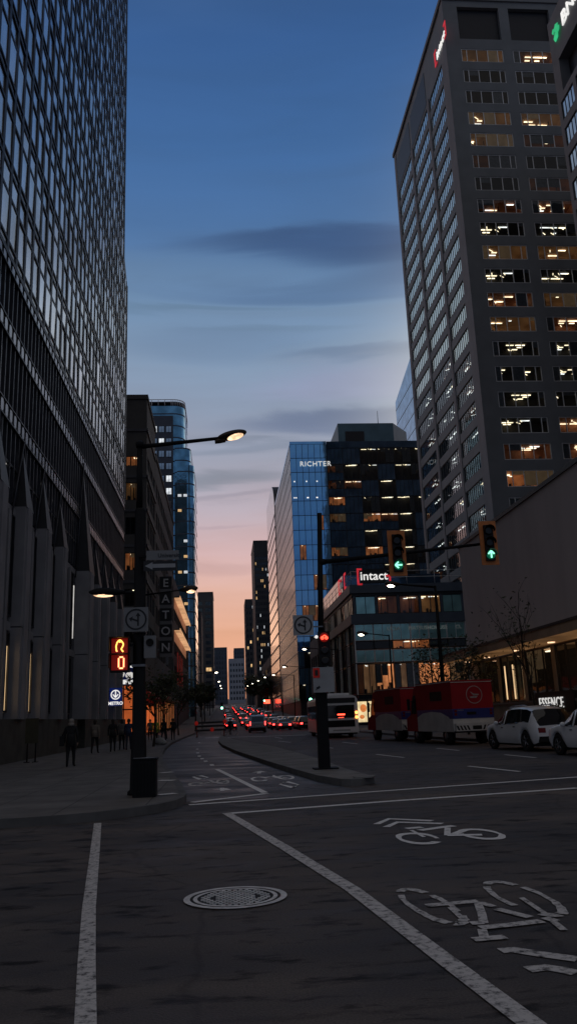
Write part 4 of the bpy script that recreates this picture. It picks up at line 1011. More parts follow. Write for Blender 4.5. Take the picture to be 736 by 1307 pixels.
for k in range(3):
    y = 101+4.1*k; q.poly([(-9.28, y, 5.4), (-7.9, y, 4.3), (-7.9, y+3.4, 4.3), (-9.28, y+3.4, 5.4)], 'red_cloth_glow'); q.poly([(-7.9, y, 4.3), (-7.9, y, 3.8), (-7.9, y+3.4, 3.8), (-7.9, y+3.4, 4.3)], 'red_cloth_glow'); q.poly([(-9.28, y, 5.4), (-9.28, y, 4.0), (-7.9, y, 3.8), (-7.9, y, 4.3)], 'red_cloth_glow')
    q.box(-9.27, -9.2, y+.2, y+3.2, .5, 3.6, 'shop_orange')
q.build('awning', g1)

g2 = block('department_store', 'long dark store building with pale window slits carrying the vertical sign', -34, -9.3, 113.3, 156, 38.6, 'brick',
    [('+X', [(114.5+3.4*k, 117.2+3.4*k) for k in range(12)], [(33.0, 35.2), (28.5, 31), (24, 26.5), (19.5, 22), (15, 17.4), (10.4, 13)], lambda i, j: ('pane', 'win_pale' if rnd.random() < .45 else 'win_dark'), 'frame_dark', (0, .25, .5, .75, 1))], roof=.15)
q = MB(); q.box(-9.28, -9.2, 114, 155, .6, 4.6, 'room_orange_glow'); q.box(-9.28, -8.2, 113.6, 155.6, 4.8, 5.3, 'frame_dark')
for k in range(11): q.box(-9.28, -9.1, 114+4*k, 114.4+4*k, .2, 4.8, 'frame_dark')
q.build('shop_front', g2)
vs = thing('vertical_sign', 'tall vertical sign of stacked letters fixed to the dark store front', 'sign', (-8.6, 117, 10.5))
q = MB(); q.box(-8.05, -7.75, 117.0, 117.3, 9.4, 22.2, 'galv'); q.box(-9.3, -8.9, 117.05, 117.25, 20.6, 20.8, 'galv'); q.box(-9.3, -8.9, 117.05, 117.25, 11.4, 11.6, 'galv'); q.tube((-9.3, 117.1, 6.5), (-8.1, 117.1, 9.6), .12, .12, 'galv'); q.build('bracket', vs)
for k, ch in enumerate('EATON'):
    z = 20.05-2.28*k
    q = MB(); q.box(-8.95, -7.2, 116.75, 117.0, z, z+1.75, 'sign_black'); q.build('letter_box', vs)
    q = MB(); q.text(ch, 1.65, .03, wallmtx((-8.08, 116.71, z+.27), '-Y'), 'letter_grey', 'CENTER', .02); q.build('letter', vs)
    q = MB(); q.box(-8.9, -7.25, 116.82, 117.0, z-.5, z-.03, 'grey_sign'); q.build('spacer_panel', vs)

g3 = block('shopping_centre', 'low dark building with two glowing cornice lines and red banners', -34, -9.3, 156.4, 222, 28.5, 'far_dark',
    [('+X', [(158+4*k, 161+4*k) for k in range(15)], [(20.5, 23.8), (14, 17.6), (9, 12)], lambda i, j: ('pane', 'win_pale' if rnd.random() < .15 else 'win_dark'), 'frame_dark', (0, .5, 1))])
q = MB()
for z in (24.6, 18.4):
    q.box(-9.29, -8.2, 157, 205, z, z+.25, 'far_mid'); q.poly([(-9.28, 157, z-.005), (-8.2, 157, z-.005), (-8.2, 205, z-.005), (-9.28, 205, z-.005)][::-1], 'cornice'); q.box(-8.2, -8.1, 157, 205, z-.3, z+.35, 'cornice'); q.box(-9.295, -9.25, 157, 205, z-2.0, z-.01, 'cornice_spill')  # glowing strip below puts the cornice light's spill onto the wall
q.build('lit_cornice', g3)
for y in (160, 168, 176): q = MB(); q.box(-8.9, -8.8, y, y+2.4, 8.5, 14.5, 'red_cloth_glow'); q.tube((-9.3, y+1.2, 14.6), (-8.7, y+1.2, 14.6), .06, .06, 'frame_dark'); q.build('banner', g3)

cb = thing('curved_blue_tower', 'stepped blue glass tower with rounded corners and a roof rail', 'building', (-18, 252, hz(240)))
def rounded(x0, x1, y0, y1, r, n=8): return [(x0, y0)] + [(x1-r+r*math.sin(math.pi/2*k/n), y0+r-r*math.cos(math.pi/2*k/n)) for k in range(n+1)] + [(x1, y1), (x0, y1)]
for k, (x0, x1, y0, r, h) in enumerate(((-26, -10.9, 242, 3.5, 97.5), (-13.9, -9.1, 241, 2.6, 83), (-13.2, -8.0, 240, 2.2, 77.5))):
    q = MB(); q.prism(rounded(x0, x1, y0, 262, r), hz(240)-.3, h, 'bluetower', 'far_dark'); q.build('curved_volume', cb)
    q = MB()
    for f in range(int(h/3.9)): q.prism(rounded(x0-.0, x1+.06, y0-.06, 262, r), 5+3.9*f, 5.35+3.9*f, 'far_blue' if f > 9 else 'far_mid')
    q.build('floor_band', cb)
q = MB(); q.box(-26, -14.4, 241.4, 242, hz(240), 94, 'far_blue'); q.build('window_wall', cb)
rnd = random.Random(8); items = []
for r_i in range(20):
    for c_i in range(4):
        st = ('pane', 'win_pale') if rnd.random() < .75 else ('pane', 'win_white')
        if r_i > 10: st = ('pane', rnd.choice(('win_dark', 'win_dark', 'win_pale')))
        items.append((window_mesh(1.7, 2.1, (0, .5, 1), st[0], .2, 0, 'frame_dark', st[1], .08), (-23.2+2.2*c_i, 241.3, 88.5-4.0*r_i), '-Y', 1))
for r_i in range(14):
    for c_i in range(2):
        if rnd.random() < .5: items.append((window_mesh(1.2, .9, (0, 1), 'pane', .2, 0, 'frame_dark', rnd.choice(('win_warm', 'win_white')), .05), (-13+1.7*c_i, 239.82, 72-4.7*r_i), '-Y', .5))
place_windows(items, cb)
q = MB()
ring_ = rounded(-26, -10.9, 242, 262, 3.5)
for a, c in zip(ring_[1:-2], ring_[2:-1]): q.tube((*a, 99.6), (*c, 99.6), .14, .14, 'alu', 5)
q.tube((-26, 242, 99.6), (-14.4, 242, 99.6), .14, .14, 'alu', 5)
for p in ring_[1:-1]: q.tube((*p, 97.5), (*p, 99.6), .1, .1, 'alu', 5)
for k in range(6): q.tube((-25+2*k, 242, 97.5), (-25+2*k, 242, 99.6), .1, .1, 'alu', 5)
q.build('roof_rail', cb)

def choose_far(seed, p_lit, dark='win_dark', lit=('win_warm', 'win_white')):
    r_ = random.Random(seed)
    return lambda i, j: ('pane', r_.choice(lit) if r_.random() < p_lit else dark)
def grid_cols(a, b_, n, gap): w_ = (b_-a)/n; return [(a+i*w_+gap/2, a+(i+1)*w_-gap/2) for i in range(n)]
def grid_rows(z0, z1, n, h): s_ = (z1-z0)/n; return [(z0+i*s_, z0+i*s_+h) for i in range(n)]
block('shop_building', 'dark low building in the left street row below the curved blue tower', -30, -9.4, 268, 330, 34, 'far_dark', [('+X', grid_cols(270, 329, 14, 1.4), grid_rows(8, 32, 6, 2.2), choose_far(1, .08), 'frame_dark', (0, .5, 1))])
block('apartment_slab', 'grey apartment slab with a dark balcony strip far down the left side', -14, -5.1, 420, 450, 65, 'far_mid', [('-Y', [(-12.6, -10.4), (-9, -6.2)], grid_rows(12, 62, 15, 1.9), choose_far(2, .06), 'frame_dark', (0, .5, 1))], roof=.2)
block('dark_apartment_block', 'narrow dark block partly hiding the grey apartment slab', -17, -9.6, 360, 390, 48, 'far_dark', [('-Y', grid_cols(-16.5, -10, 3, .8), grid_rows(10, 45, 10, 1.8), choose_far(3, .1), 'frame_dark', (0, 1))])
block('far_blue_block', 'dim blue office block standing at the end of the street', -9, 2.6, 650, 690, 56.5, 'far_blue', [('-Y', grid_cols(-8.4, 2.2, 5, .7), grid_rows(16, 55, 10, 2.4), choose_far(4, .03), 'far_blue', (0, .5, 1))])
block('pale_office_block', 'small pale office block with dark window bands at the end of the street', 4.2, 18.5, 750, 790, 54.5, 'far_pale', [('-Y', grid_cols(5, 17.8, 5, .9), grid_rows(18, 52.5, 7, 2.6), choose_far(5, .0), 'far_pale', (0, .5, 1))])
block('far_grey_block', 'grey block rising behind the pale office block at the street end', 9.8, 20, 800, 840, 68, 'far_blue', [('-Y', grid_cols(10.4, 19.6, 4, .7), grid_rows(50, 66, 4, 2.4), choose_far(6, .0), 'far_blue', (0, 1))])
block('dark_slab_tower', 'dark slab tower sprinkled with tiny lit windows beyond the pale flank', 15.2, 24, 385, 420, 84, 'far_dark', [('-Y', grid_cols(15.6, 23.6, 10, .3), grid_rows(12, 78, 24, 1.5), choose_far(7, .17), 'frame_dark', (0, .5, 1))], roof=.15)
block('thin_dark_tower', 'slim dark tower at the left of the dark slab tower', 14.1, 20.3, 520, 550, 75.5, 'far_dark', [('-Y', grid_cols(14.4, 20, 3, .8), grid_rows(18, 73, 15, 2.0), choose_far(8, .1), 'frame_dark', (0, 1)), ('-X', grid_cols(524, 549, 5, 1), grid_rows(18, 73, 15, 2.0), choose_far(9, .05), 'frame_dark', (0, 1))])
block('street_row_building', 'plain grey building in the right row behind the corner office', 18.6, 34, 152, 178, 17, 'far_mid', [('-X', grid_cols(153, 177, 6, 1), grid_rows(4, 15, 3, 2.2), choose_far(10, .2), 'frame_dark', (0, .5, 1))])
block('shop_row_building', 'low shop row with lit windows far along the right side', 17.2, 34, 305, 380, 24, 'far_dark', [('-X', grid_cols(306, 379, 14, 1.4), grid_rows(8, 22, 4, 2.2), choose_far(12, .2), 'frame_dark', (0, .5, 1))])

# ------------------------------------------------------------------ street furniture
def cobra(q, key, tip, base, lens, h=.18, w_=.17):
    """street lamp head from base (arm end) to tip with a lens underneath"""
    p0, p1 = Vector(base), Vector(tip); d = (p1-p0); L_ = d.length; d.normalize()
    q.lathe(p0, d, [(0, w_*.35), (L_*.15, w_*.6), (L_*.45, w_), (L_*.8, w_*.9), (L_, w_*.25)], key, 12)
    c = p0+d*(L_*.58); lens.ell((c.x, c.y, c.z-w_*.55), L_*.30 if abs(d.x) > abs(d.y) else w_*.75, w_*.75 if abs(d.x) > abs(d.y) else L_*.3, w_*.62, 'lampglow', 12, 8)
# main corner pole
mp_ = thing('lamp_post', 'black street lamp post by the bin with arms left and right', 'street lamp', (-1.9, 18.7, .15))
q = MB(); q.lathe((-1.88, 18.7, .15), (-.0, 0, 1), [(0, .24), (.06, .24), (.1, .19), (1.2, .165), (1.25, .15), (6.3, .125), (6.35, .105)], 'post', 14); q.build('lower_pole', mp_)
q = MB(); q.tube((-1.9, 18.7, 6.45), (-1.9, 18.7, 8.05), .075, .065, 'post', 10); q.lathe((-1.9, 18.7, 8.0), (0, 0, 1), [(0, .09), (.12, .1), (.16, .05)], 'post', 10); q.build('upper_pole', mp_)
q = MB(); q.tube((-1.9, 18.7, 8.02), (.02, 18.7, 8.22), .055, .04, 'post', 10); a_ = q.build('arm', mp_)
q = MB(); q.ell((.29, 18.7, 8.29), .36, .21, .105, 'bronze', 20, 12); q.lathe((-.12, 18.7, 8.215), (1, 0, .1), [(0, .05), (.12, .075), (.25, .09)], 'bronze', 12)
q.v = [(x, y, z+.22*(x-.29)) if z > 8.0 else (x, y, z) for x, y, z in q.v]; hd = q.build('lamp_head', mp_)
q = MB(); q.ell((.36, 18.66, 8.245), .21, .15, .075, 'lampglow', 16, 10); q.v = [(x, y, z+.22*(x-.36)) for x, y, z in q.v]; q.build('lamp_lens', hd)
q = MB(); q.tube((-1.9, 18.7, 4.52), (-2.25, 18.7, 4.53), .045, .04, 'post', 8); q.build('lower_arm', mp_)
q = MB(); ln = MB(); cobra(q, 'post', (-3.02, 18.7, 4.56), (-2.2, 18.7, 4.54), ln, w_=.10); hd = q.build('lamp_head', mp_); ln.build('lamp_lens', hd)
q = MB(); q.box(-2.03, -1.73, 18.52, 18.88, 3.6, 3.66, 'galv'); q.box(-2.03, -1.73, 18.52, 18.88, 2.85, 2.9, 'galv'); q.build('strap', mp_)

def turn_sign(x, z, y, s_, key):
    r_ = MB(); r_.box(x-s_/2, x+s_/2, y, y+.02, z-s_/2, z+s_/2, key); r_.box(x-.02, x+.02, y+.02, y+.16, z-s_*.3, z+s_*.3, 'galv')
    g = MB(); n = 28
    for k in range(n):
        a, c = 2*math.pi*k/n, 2*math.pi*(k+1)/n; r0, r1 = s_*.37, s_*.44
        g.poly([(x+r0*math.cos(a), y-.006, z+r0*math.sin(a)), (x+r0*math.cos(c), y-.006, z+r0*math.sin(c)), (x+r1*math.cos(c), y-.006, z+r1*math.sin(c)), (x+r1*math.cos(a), y-.006, z+r1*math.sin(a))][::-1], 'sign_black')
    def flat(pts): g.poly([(x+a*s_, y-.006, z+c*s_) for a, c in pts], 'sign_black')
    flat([(.05, -.27), (.12, -.27), (.12, .14), (.05, .14)]); flat([(-.02, .13), (.19, .13), (.085, .29)])
    flat([(.049, -.10), (.049, -.02), (-.14, .05), (-.16, -.02)]); flat([(-.12, .13), (-.19, -.10), (-.29, .04)])
    return r_, g
ts = thing('turn_sign', 'square white sign with ringed left and straight arrows on the lamp post', 'traffic sign', (-1.93, 18.4, 3.6))
r_, g = turn_sign(-1.93, 3.88, 18.42, .54, 'grey_sign'); r_.build('sign_plate', ts); g.build('arrow_emblem', ts)
ow = thing('one_way_sign', 'black sign with a long pale arrow pointing left on the lamp post', 'traffic sign', (-1.38, 18.4, 5.0))
q = MB(); q.box(-1.78, -1.02, 18.5, 18.52, 4.98, 5.21, 'sign_black'); q.build('sign_plate', ow)
q = MB(); q.poly([(-1.58, 18.494, 5.05), (-1.06, 18.494, 5.05), (-1.06, 18.494, 5.14), (-1.58, 18.494, 5.14)], 'white_sign'); q.poly([(-1.75, 18.494, 5.095), (-1.575, 18.494, 5.01), (-1.575, 18.494, 5.18)], 'white_sign'); q.build('arrow', ow)
sn = thing('street_name_sign', 'grey street name plate above the arrow sign on the lamp post', 'street sign', (-1.34, 18.5, 5.22))
q = MB(); q.box(-1.72, -.98, 18.5, 18.52, 5.23, 5.45, 'grey_sign'); q.box(-1.9, -1.72, 18.49, 18.53, 5.3, 5.34, 'post'); q.build('sign_plate', sn)
q = MB(); q.text('University', .13, .002, wallmtx((-1.46, 18.495, 5.29), '-Y'), 'sign_black', 'LEFT', .002); q.build('sign_lettering', sn)
pd = thing('pedestrian_signal', 'lit orange pedestrian signal with a hand outline and countdown digit', 'traffic signal', (-2.28, 18.5, 2.74))
q = MB(); q.box(-2.49, -2.08, 18.45, 18.72, 2.74, 3.5, 'black'); q.box(-2.08, -2.0, 18.56, 18.64, 3.3, 3.36, 'black'); q.box(-2.08, -2.0, 18.56, 18.64, 2.88, 2.94, 'black'); q.build('housing', pd)
q = MB(); q.box(-2.46, -2.11, 18.435, 18.449, 3.14, 3.47, 'red_dim'); q.box(-2.46, -2.11, 18.435, 18.449, 2.78, 3.11, 'red_dim'); q.build('display', pd)
q = MB()
def led(pts, key='orange_led', r=.016): q.path([(x, 18.425, z) for x, z in pts], r, key, 6)
led([(-2.35, 3.19), (-2.36, 3.3), (-2.34, 3.38), (-2.30, 3.43), (-2.26, 3.43), (-2.22, 3.38), (-2.2, 3.34), (-2.22, 3.28), (-2.25, 3.24), (-2.22, 3.19), (-2.2, 3.18)], 'orange_led2'); led([(-2.35, 3.19), (-2.33, 3.2)]); led([(-2.30, 3.40), (-2.26, 3.40)], 'orange_led2', .022); q.build('hand_symbol', pd)
q = MB()
led([(-2.30, 2.84), (-2.30, 3.04)]); led([(-2.19, 2.84), (-2.19, 3.04)]); led([(-2.285, 3.06), (-2.205, 3.06)]); led([(-2.285, 2.82), (-2.205, 2.82)]); q.build('countdown_digit', pd)
q = MB()
for z in (3.48, 3.12): q.box(-2.5, -2.07, 18.25, 18.44, z, z+.015, 'black'); q.box(-2.5, -2.485, 18.25, 18.44, z-.3, z, 'black')
q.build('visor', pd)
bx = thing('push_button_box', 'grey crossing box with round speaker on the lamp post', 'control box', (-1.63, 18.5, 3.03))
q = MB(); q.box(-1.76, -1.50, 18.5, 18.66, 3.03, 3.52, 'grey_sign'); q.build('housing', bx)
q = MB(); q.lathe((-1.63, 18.5, 3.37), (0, -1, 0), [(0, .085), (.03, .085), (.03, .05), (.015, .05)], 'black', 16); q.build('speaker', bx)
tb = thing('litter_bin', 'black street litter bin at the foot of the lamp post', 'bin', (-1.72, 18.05, .15))
q = MB(); q.prism([(-1.92, 17.85), (-1.44, 17.85), (-1.44, 18.3), (-1.92, 18.3)], .16, .88, 'black'); q.prism([(-1.94, 17.83), (-1.42, 17.83), (-1.42, 18.32), (-1.94, 18.32)], .884, .92, 'post'); q.build('body', tb)
q = MB()
for k in range(7): q.box(-1.9+k*.07, -1.87+k*.07, 17.835, 17.849, .2, .84, 'post')
q.build('slat', tb)
q = MB(); q.tube((-1.9, 17.86, .93), (-1.46, 17.86, .93), .014, .014, 'galv'); q.build('rim', tb)
# second lamp post behind
def lamp_post(x, y, h, tip, label, lens='lampglow', group=None, zb=None, r=.09):
    zb = hz(y)+.15 if zb is None else zb
    t = thing('lamp_post', label, 'street lamp', (x, y, zb), 0, group)
    q = MB(); q.lathe((x, y, zb), (0, 0, 1), [(0, r*2), (.1, r*2), (.14, r*1.3), (h*.4, r), (h-zb, r*.6)], 'post', 8); q.build('pole', t)
    s_ = 1 if tip > x else -1
    q = MB(); q.tube((x, y, h-.1), (tip-s_*.5, y, h+.15), r*.55, r*.4, 'post', 6); q.build('arm', t)
    q = MB(); q.lathe((tip-s_*.6, y, h+.14), (s_, 0, .1), [(0, .05), (.15, .12), (.5, .2), (.85, .16), (1, .04)], 'bronze', 8); hd = q.build('lamp_head', t)
    q = MB(); q.ell((tip, y, h+.08), .27, .17, .13, lens, 10, 6); q.build('lamp_lens', hd); return t
lamp_post(-4.4, 45, 8.5, -1.75, 'dark lamp post behind the corner pole with a lit head reaching right')
lamp_post(13.8, 52, 9.6, 10.9, 'dark lamp post beside the mail trucks with arm reaching left', 'lampglow_white', r=.14)
lamp_post(14.2, 70, 8.2, 11.8, 'thin dark lamp post in front of the teal corner office', 'lampglow_white')
for y in (100, 135, 165, 200, 240, 290, 350): lamp_post(13.8, y, hz(y)+9.5, 9.8, 'distant lamp post with a small lit head along the right pavement', 'lampglow_white', 'distant lamp posts on the right pavement', r=.1)
for y in (128, 185, 250, 320): lamp_post(-4.4, y, hz(y)+8.6, -1.2, 'distant lamp post with a small lit head along the left pavement', 'lampglow_white', 'distant lamp posts on the left pavement', r=.1)

# signal mast on the island
sm = thing('signal_mast', 'black signal mast on the traffic island with a long arm to the right', 'signal mast', (2.85, 24.4, .16))
q = MB(); q.box(2.5, 3.2, 24.1, 24.7, .16, .2, 'post'); q.box(2.66, 2.98, 24.25, 24.55, .2, 2.35, 'post'); q.build('lower_column', sm)
q = MB(); q.tube((2.84, 24.4, 2.35), (3.03, 24.4, 7.73), .10, .075, 'post', 10); q.build('pole', sm)
q = MB(); q.tube((2.98, 24.4, 6.18), (8.2, 24.4, 6.66), .07, .045, 'post', 10); q.tube((2.95, 24.4, 6.18), (3.12, 24.4, 6.2), .1, .1, 'post', 10); q.build('mast_arm', sm)
def signal(x, z0, z1, w_, y, label, arrow):
    t = thing('traffic_light', label, 'traffic light', (x, y, z0)); h = z1-z0
    q = MB(); e_ = .13*w_/.54
    q.box(x-w_/2, x-w_/2+e_, y, y+.03, z0, z1, 'amber'); q.box(x+w_/2-e_, x+w_/2, y, y+.03, z0, z1, 'amber'); q.box(x-w_/2+e_, x+w_/2-e_, y, y+.03, z0, z0+.12, 'amber'); q.box(x-w_/2+e_, x+w_/2-e_, y, y+.03, z1-.14, z1, 'amber'); q.build('backplate', t)
    q = MB(); q.box(x-w_/2+e_, x+w_/2-e_, y-.08, y+.22, z0+.12, z1-.14, 'black'); q.box(x-.05, x+.05, y+.22, y+.45, (z0+z1)/2-.06, (z0+z1)/2+.06, 'post'); q.build('housing', t)
    hh = (h-.26)/3; r_ = .14
    for k in range(3):
        zc = z0+.12+hh*(k+.5); lit = k == 0
        q = MB(); q.lathe((x, y-.08, zc), (0, -1, 0), [(0, r_), (.02, r_), (.035, r_*.7)], 'green_dim' if lit else 'lens_off', 18)
        if lit: q.box(x-.004, x+.004, y-.1, y-.09, zc-.004, zc+.004, 'green_dim')
        ln_ = q.build('lens', t)
        q = MB(); n = 10
        for i in range(n):
            a, c = math.radians(-10+200*i/n), math.radians(-10+200*(i+1)/n); R1 = r_+.02
            q.poly([(x+R1*math.cos(a), y-.08, zc+R1*math.sin(a)), (x+R1*math.cos(c), y-.08, zc+R1*math.sin(c)), (x+R1*math.cos(c), y-.27, zc+R1*math.sin(c)), (x+R1*math.cos(a), y-.27, zc+R1*math.sin(a))], 'black')
        q.build('visor', t)
        if lit:
            q = MB(); ya = y-.135
            if arrow == 'left': ps = [[(.09, 0), (-.09, 0)], [(-.01, .085), (-.1, 0), (-.01, -.085)]]
            else: ps = [[(0, -.10), (0, .09)], [(-.085, .01), (0, .10), (.085, .01)]]
            for p_ in ps: q.path([(x+a*1.1, ya, zc+c*1.1) for a, c in p_], .025, 'green', 6)
            q.build('arrow', ln_)
signal(5.31, 5.66, 7.07, .54, 24.1, 'yellow-backed traffic light showing a green left arrow', 'left')
signal(8.19, 5.93, 7.31, .54, 24.1, 'yellow-backed traffic light showing a green upward arrow', 'up')
ts = thing('turn_sign', 'square white sign with ringed left and straight arrows on the island mast', 'traffic sign', (2.36, 24.3, 3.95))
r_, g = turn_sign(2.36, 4.27, 24.2, .6, 'white_sign'); r_.box(2.4, 2.95, 24.24, 24.27, 4.2, 4.24, 'galv'); r_.build('sign_plate', ts); g.build('arrow_emblem', ts)
bs = thing('bicycle_signal', 'tall black signal with a glowing red bicycle on the island mast', 'traffic signal', (2.94, 24.2, 3.02))
q = MB(); q.box(2.78, 3.12, 24.08, 24.28, 3.06, 4.06, 'black'); q.build('housing', bs)
q = MB(); q.lathe((2.95, 24.08, 3.88), (0, -1, 0), [(0, .14), (.02, .14), (.03, .1)], 'red_dim', 18); l_ = q.build('lens', bs)
q = MB()
for x in (2.89, 3.01): q.path([(x+.038*math.cos(a), 24.03, 3.86+.038*math.sin(a)) for a in [2*math.pi*k/8 for k in range(9)]], .014, 'red', 5)
q.path([(2.89, 24.03, 3.86), (2.93, 24.03, 3.93), (2.99, 24.03, 3.93), (3.01, 24.03, 3.86)], .014, 'red', 5); q.build('bicycle_emblem', l_)
for zc in (3.5, 3.2): q = MB(); q.lathe((2.95, 24.08, zc), (0, -1, 0), [(0, .12), (.02, .12), (.03, .08)], 'lens_off', 16); q.build('lens', bs)
q = MB(); q.lathe((2.72, 24.1, 3.9), (0, -1, 0), [(0, .045), (.05, .05), (.06, .03)], 'white_lit', 10); q.tube((2.72, 24.1, 3.9), (2.8, 24.15, 3.9), .02, .02, 'black'); q.build('detector_lamp', bs)
sp_ = thing('sign_panel', 'white panel sign with a small red square below the bicycle signal', 'traffic sign', (2.87, 24.2, 2.3))
q = MB(); q.box(2.57, 3.19, 24.1, 24.13, 2.3, 3.02, 'white_sign'); q.build('sign_plate', sp_)
q = MB(); q.box(2.58, 2.77, 24.085, 24.099, 2.72, 3.0, 'red_cloth_glow'); q.box(2.63, 2.72, 24.07, 24.084, 2.78, 2.94, 'sign_black'); q.build('red_square', sp_)
q = MB(); q.poly([(2.62, 24.094, 2.36), (2.78, 24.094, 2.44), (2.74, 24.094, 2.5)], 'sign_black'); q.box(2.66, 2.74, 24.088, 24.098, 2.40, 2.46, 'sign_black'); q.build('arrow', sp_)
# metro sign on the stone base
ms = thing('metro_sign', 'blue and white lit metro sign projecting from the stone base', 'sign', (-8.9, 70, 3.1))
q = MB(); q.box(-9.45, -8.45, 70, 70.18, 3.05, 4.5, 'metro_blue'); q.box(-9.6, -9.45, 70.05, 70.13, 4.2, 4.3, 'post'); q.build('sign_box', ms)
q = MB(); n = 24
for k in range(n):
    a, c = 2*math.pi*k/n, 2*math.pi*(k+1)/n; r0, r1 = .31, .40
    q.poly([(-8.95+r0*math.cos(a), 69.98, 3.95+r0*math.sin(a)), (-8.95+r1*math.cos(a), 69.98, 3.95+r1*math.sin(a)), (-8.95+r1*math.cos(c), 69.98, 3.95+r1*math.sin(c)), (-8.95+r0*math.cos(c), 69.98, 3.95+r0*math.sin(c))], 'white_lit')
q.box(-9.0, -8.9, 69.97, 69.99, 3.72, 4.26, 'white_lit'); q.path([(-9.17, 69.97, 3.98), (-8.95, 69.97, 3.72), (-8.73, 69.97, 3.98)], .05, 'white_lit', 5); q.build('arrow_emblem', ms)
q = MB(); q.text('METRO', .36, .01, wallmtx((-8.95, 69.97, 3.14), '-Y'), 'white_lit', 'CENTER', .012); q.build('sign_lettering', ms)
# info board on two legs near the tower base
ib_ = thing('information_board', 'small olive board on two thin legs against the stone plinth', 'sign board', (-8.2, 37.6, .15))
q = MB(); q.box(-8.65, -8.1, 37.55, 37.62, .95, 2.0, 'olive'); q.build('panel', ib_)
for x in (-8.55, -8.2): q = MB(); q.tube((x, 37.6, .15), (x, 37.6, .95), .03, .03, 'post'); q.box(x-.12, x+.12, 37.5, 37.7, .15, .18, 'post'); q.build('leg', ib_)
# distant signals
def far_signal(px, hx, y, z, label, key):
    t = thing('traffic_light', label, 'traffic light', (px, y, hz(y)))
    q = MB(); q.tube((px, y, hz(y)), (px, y, z+.9), .08, .07, 'post', 6); q.tube((px, y, z+.6), (hx, y, z+.5), .05, .05, 'post', 6); q.build('pole', t)
    q = MB(); q.box(hx-.2, hx+.2, y-.1, y+.1, z-.3, z+.95, 'black'); q.build('housing', t)
    q = MB(); q.ell((hx, y-.14, z if 'green' in key else z+.65), .21, .1, .21, key, 10, 8); q.build('lens', t)
far_signal(13.7, 12.1, 118, 3.9, 'distant green traffic light beyond the bus on the right', 'green_far')
far_signal(-4.0, -.5, 150, 3.6, 'bright distant green traffic light down the street on the left', 'green_far')
far_signal(13.7, 11.3, 240, 6.4, 'far green traffic light on the right beyond the car queue', 'green_far')
rs = thing('red_sign', 'small glowing red sign far down the right pavement', 'sign', (14.6, 292, 4)); q = MB(); q.box(13.6, 15.8, 292, 292.2, 6.4, 7.7, 'red'); q.build('sign_box', rs); q = MB(); q.tube((14.6, 292.1, hz(292)), (14.6, 292.1, 6.4), .08, .08, 'post'); q.build('post', rs)
# bus shelter with lit posters
sh = thing('bus_shelter', 'glass bus shelter with glowing orange posters right of the bus', 'bus shelter', (15.2, 90, .15))
q = MB(); q.box(14.0, 16.7, 89.6, 92.6, 3.1, 3.25, 'frame_dark'); q.build('roof', sh)
for x in (14.15, 15.35, 16.55): q = MB(); q.box(x-.06, x+.06, 89.6, 89.75, .15, 3.1, 'frame_dark'); q.build('post', sh)
for x in (14.25, 15.45):
    q = MB(); q.box(x, x+1.0, 89.62, 89.7, .8, 2.95, 'ad'); p_ = q.build('poster', sh); q = MB(); q.ell((x+.6, 89.6, 2.25), .36, .04, .42, 'ad2', 12, 8); q.ell((x+.42, 89.6, 1.35), .26, .04, .22, 'ad2', 12, 8); q.build('poster_picture', p_)
# construction barricade
bc_ = thing('barricade', 'dark construction barricade with orange lamps across the bike lane', 'barricade', (-1.4, 85, 0))
for z in (.55, .95, 1.3): q = MB(); q.box(-3.0, .1, 85, 85.06, z, z+.2, 'barrier'); q.box(-3.0, .1, 84.98, 84.995, z+.16, z+.19, 'galv'); q.build('board', bc_)
for x in (-2.8, -.1): q = MB(); q.tube((x, 85.1, 0), (x, 85.1, 1.55), .05, .05, 'orange_plastic'); q.box(x-.1, x+.1, 84.6, 85.6, 0, .06, 'barrier'); q.build('leg', bc_)
for x, z in ((-2.85, 1.35), (.0, 1.45), (-1.3, .7)): q = MB(); q.ell((x, 84.92, z), .19, .06, .22, 'red_dim', 10, 8); q.build('flag', bc_)
wb = thing('white_bag', 'crumpled white bag lying at the kerb beside the bike lane', 'bag', (-4.35, 57, .15)); q = MB(); q.ell((-4.35, 57, .38), .38, .3, .26, 'bag', 12, 8); q.ell((-4.1, 56.9, .3), .25, .25, .17, 'bag', 10, 7); q.build('sack', wb); q = MB(); q.lathe((-4.4, 57, .58), (.1, 0, 1), [(0, .12), (.1, .05), (.2, .1)], 'bag', 8); q.build('knot', wb)
# bicycle by the barricade
by = thing('bicycle', 'dark bicycle standing at the right end of the barricade', 'bicycle', (.4, 88, 0))
for x in (-.1, .95):
    q = MB(); q.path([(x+.33*math.cos(a), 88, .34+.33*math.sin(a)) for a in [2*math.pi*k/16 for k in range(17)]], .022, 'rim', 5); q.build('wheel', by)
q = MB(); q.path([(-.1, 88, .34), (.12, 88, .85), (.62, 88, .85), (.38, 88, .36), (-.1, 88, .34)], .02, 'cardark', 5); q.path([(.62, 88, .85), (.95, 88, .34)], .02, 'cardark', 5); q.path([(.62, 88, .85), (.6, 88, 1.05)], .018, 'cardark', 5); q.build('frame', by)
q = MB(); q.tube((.6, 87.75, 1.05), (.6, 88.25, 1.05), .016, .016, 'galv'); q.build('handlebar', by); q = MB(); q.ell((.08, 88, .95), .13, .07, .04, 'black'); q.build('saddle', by)
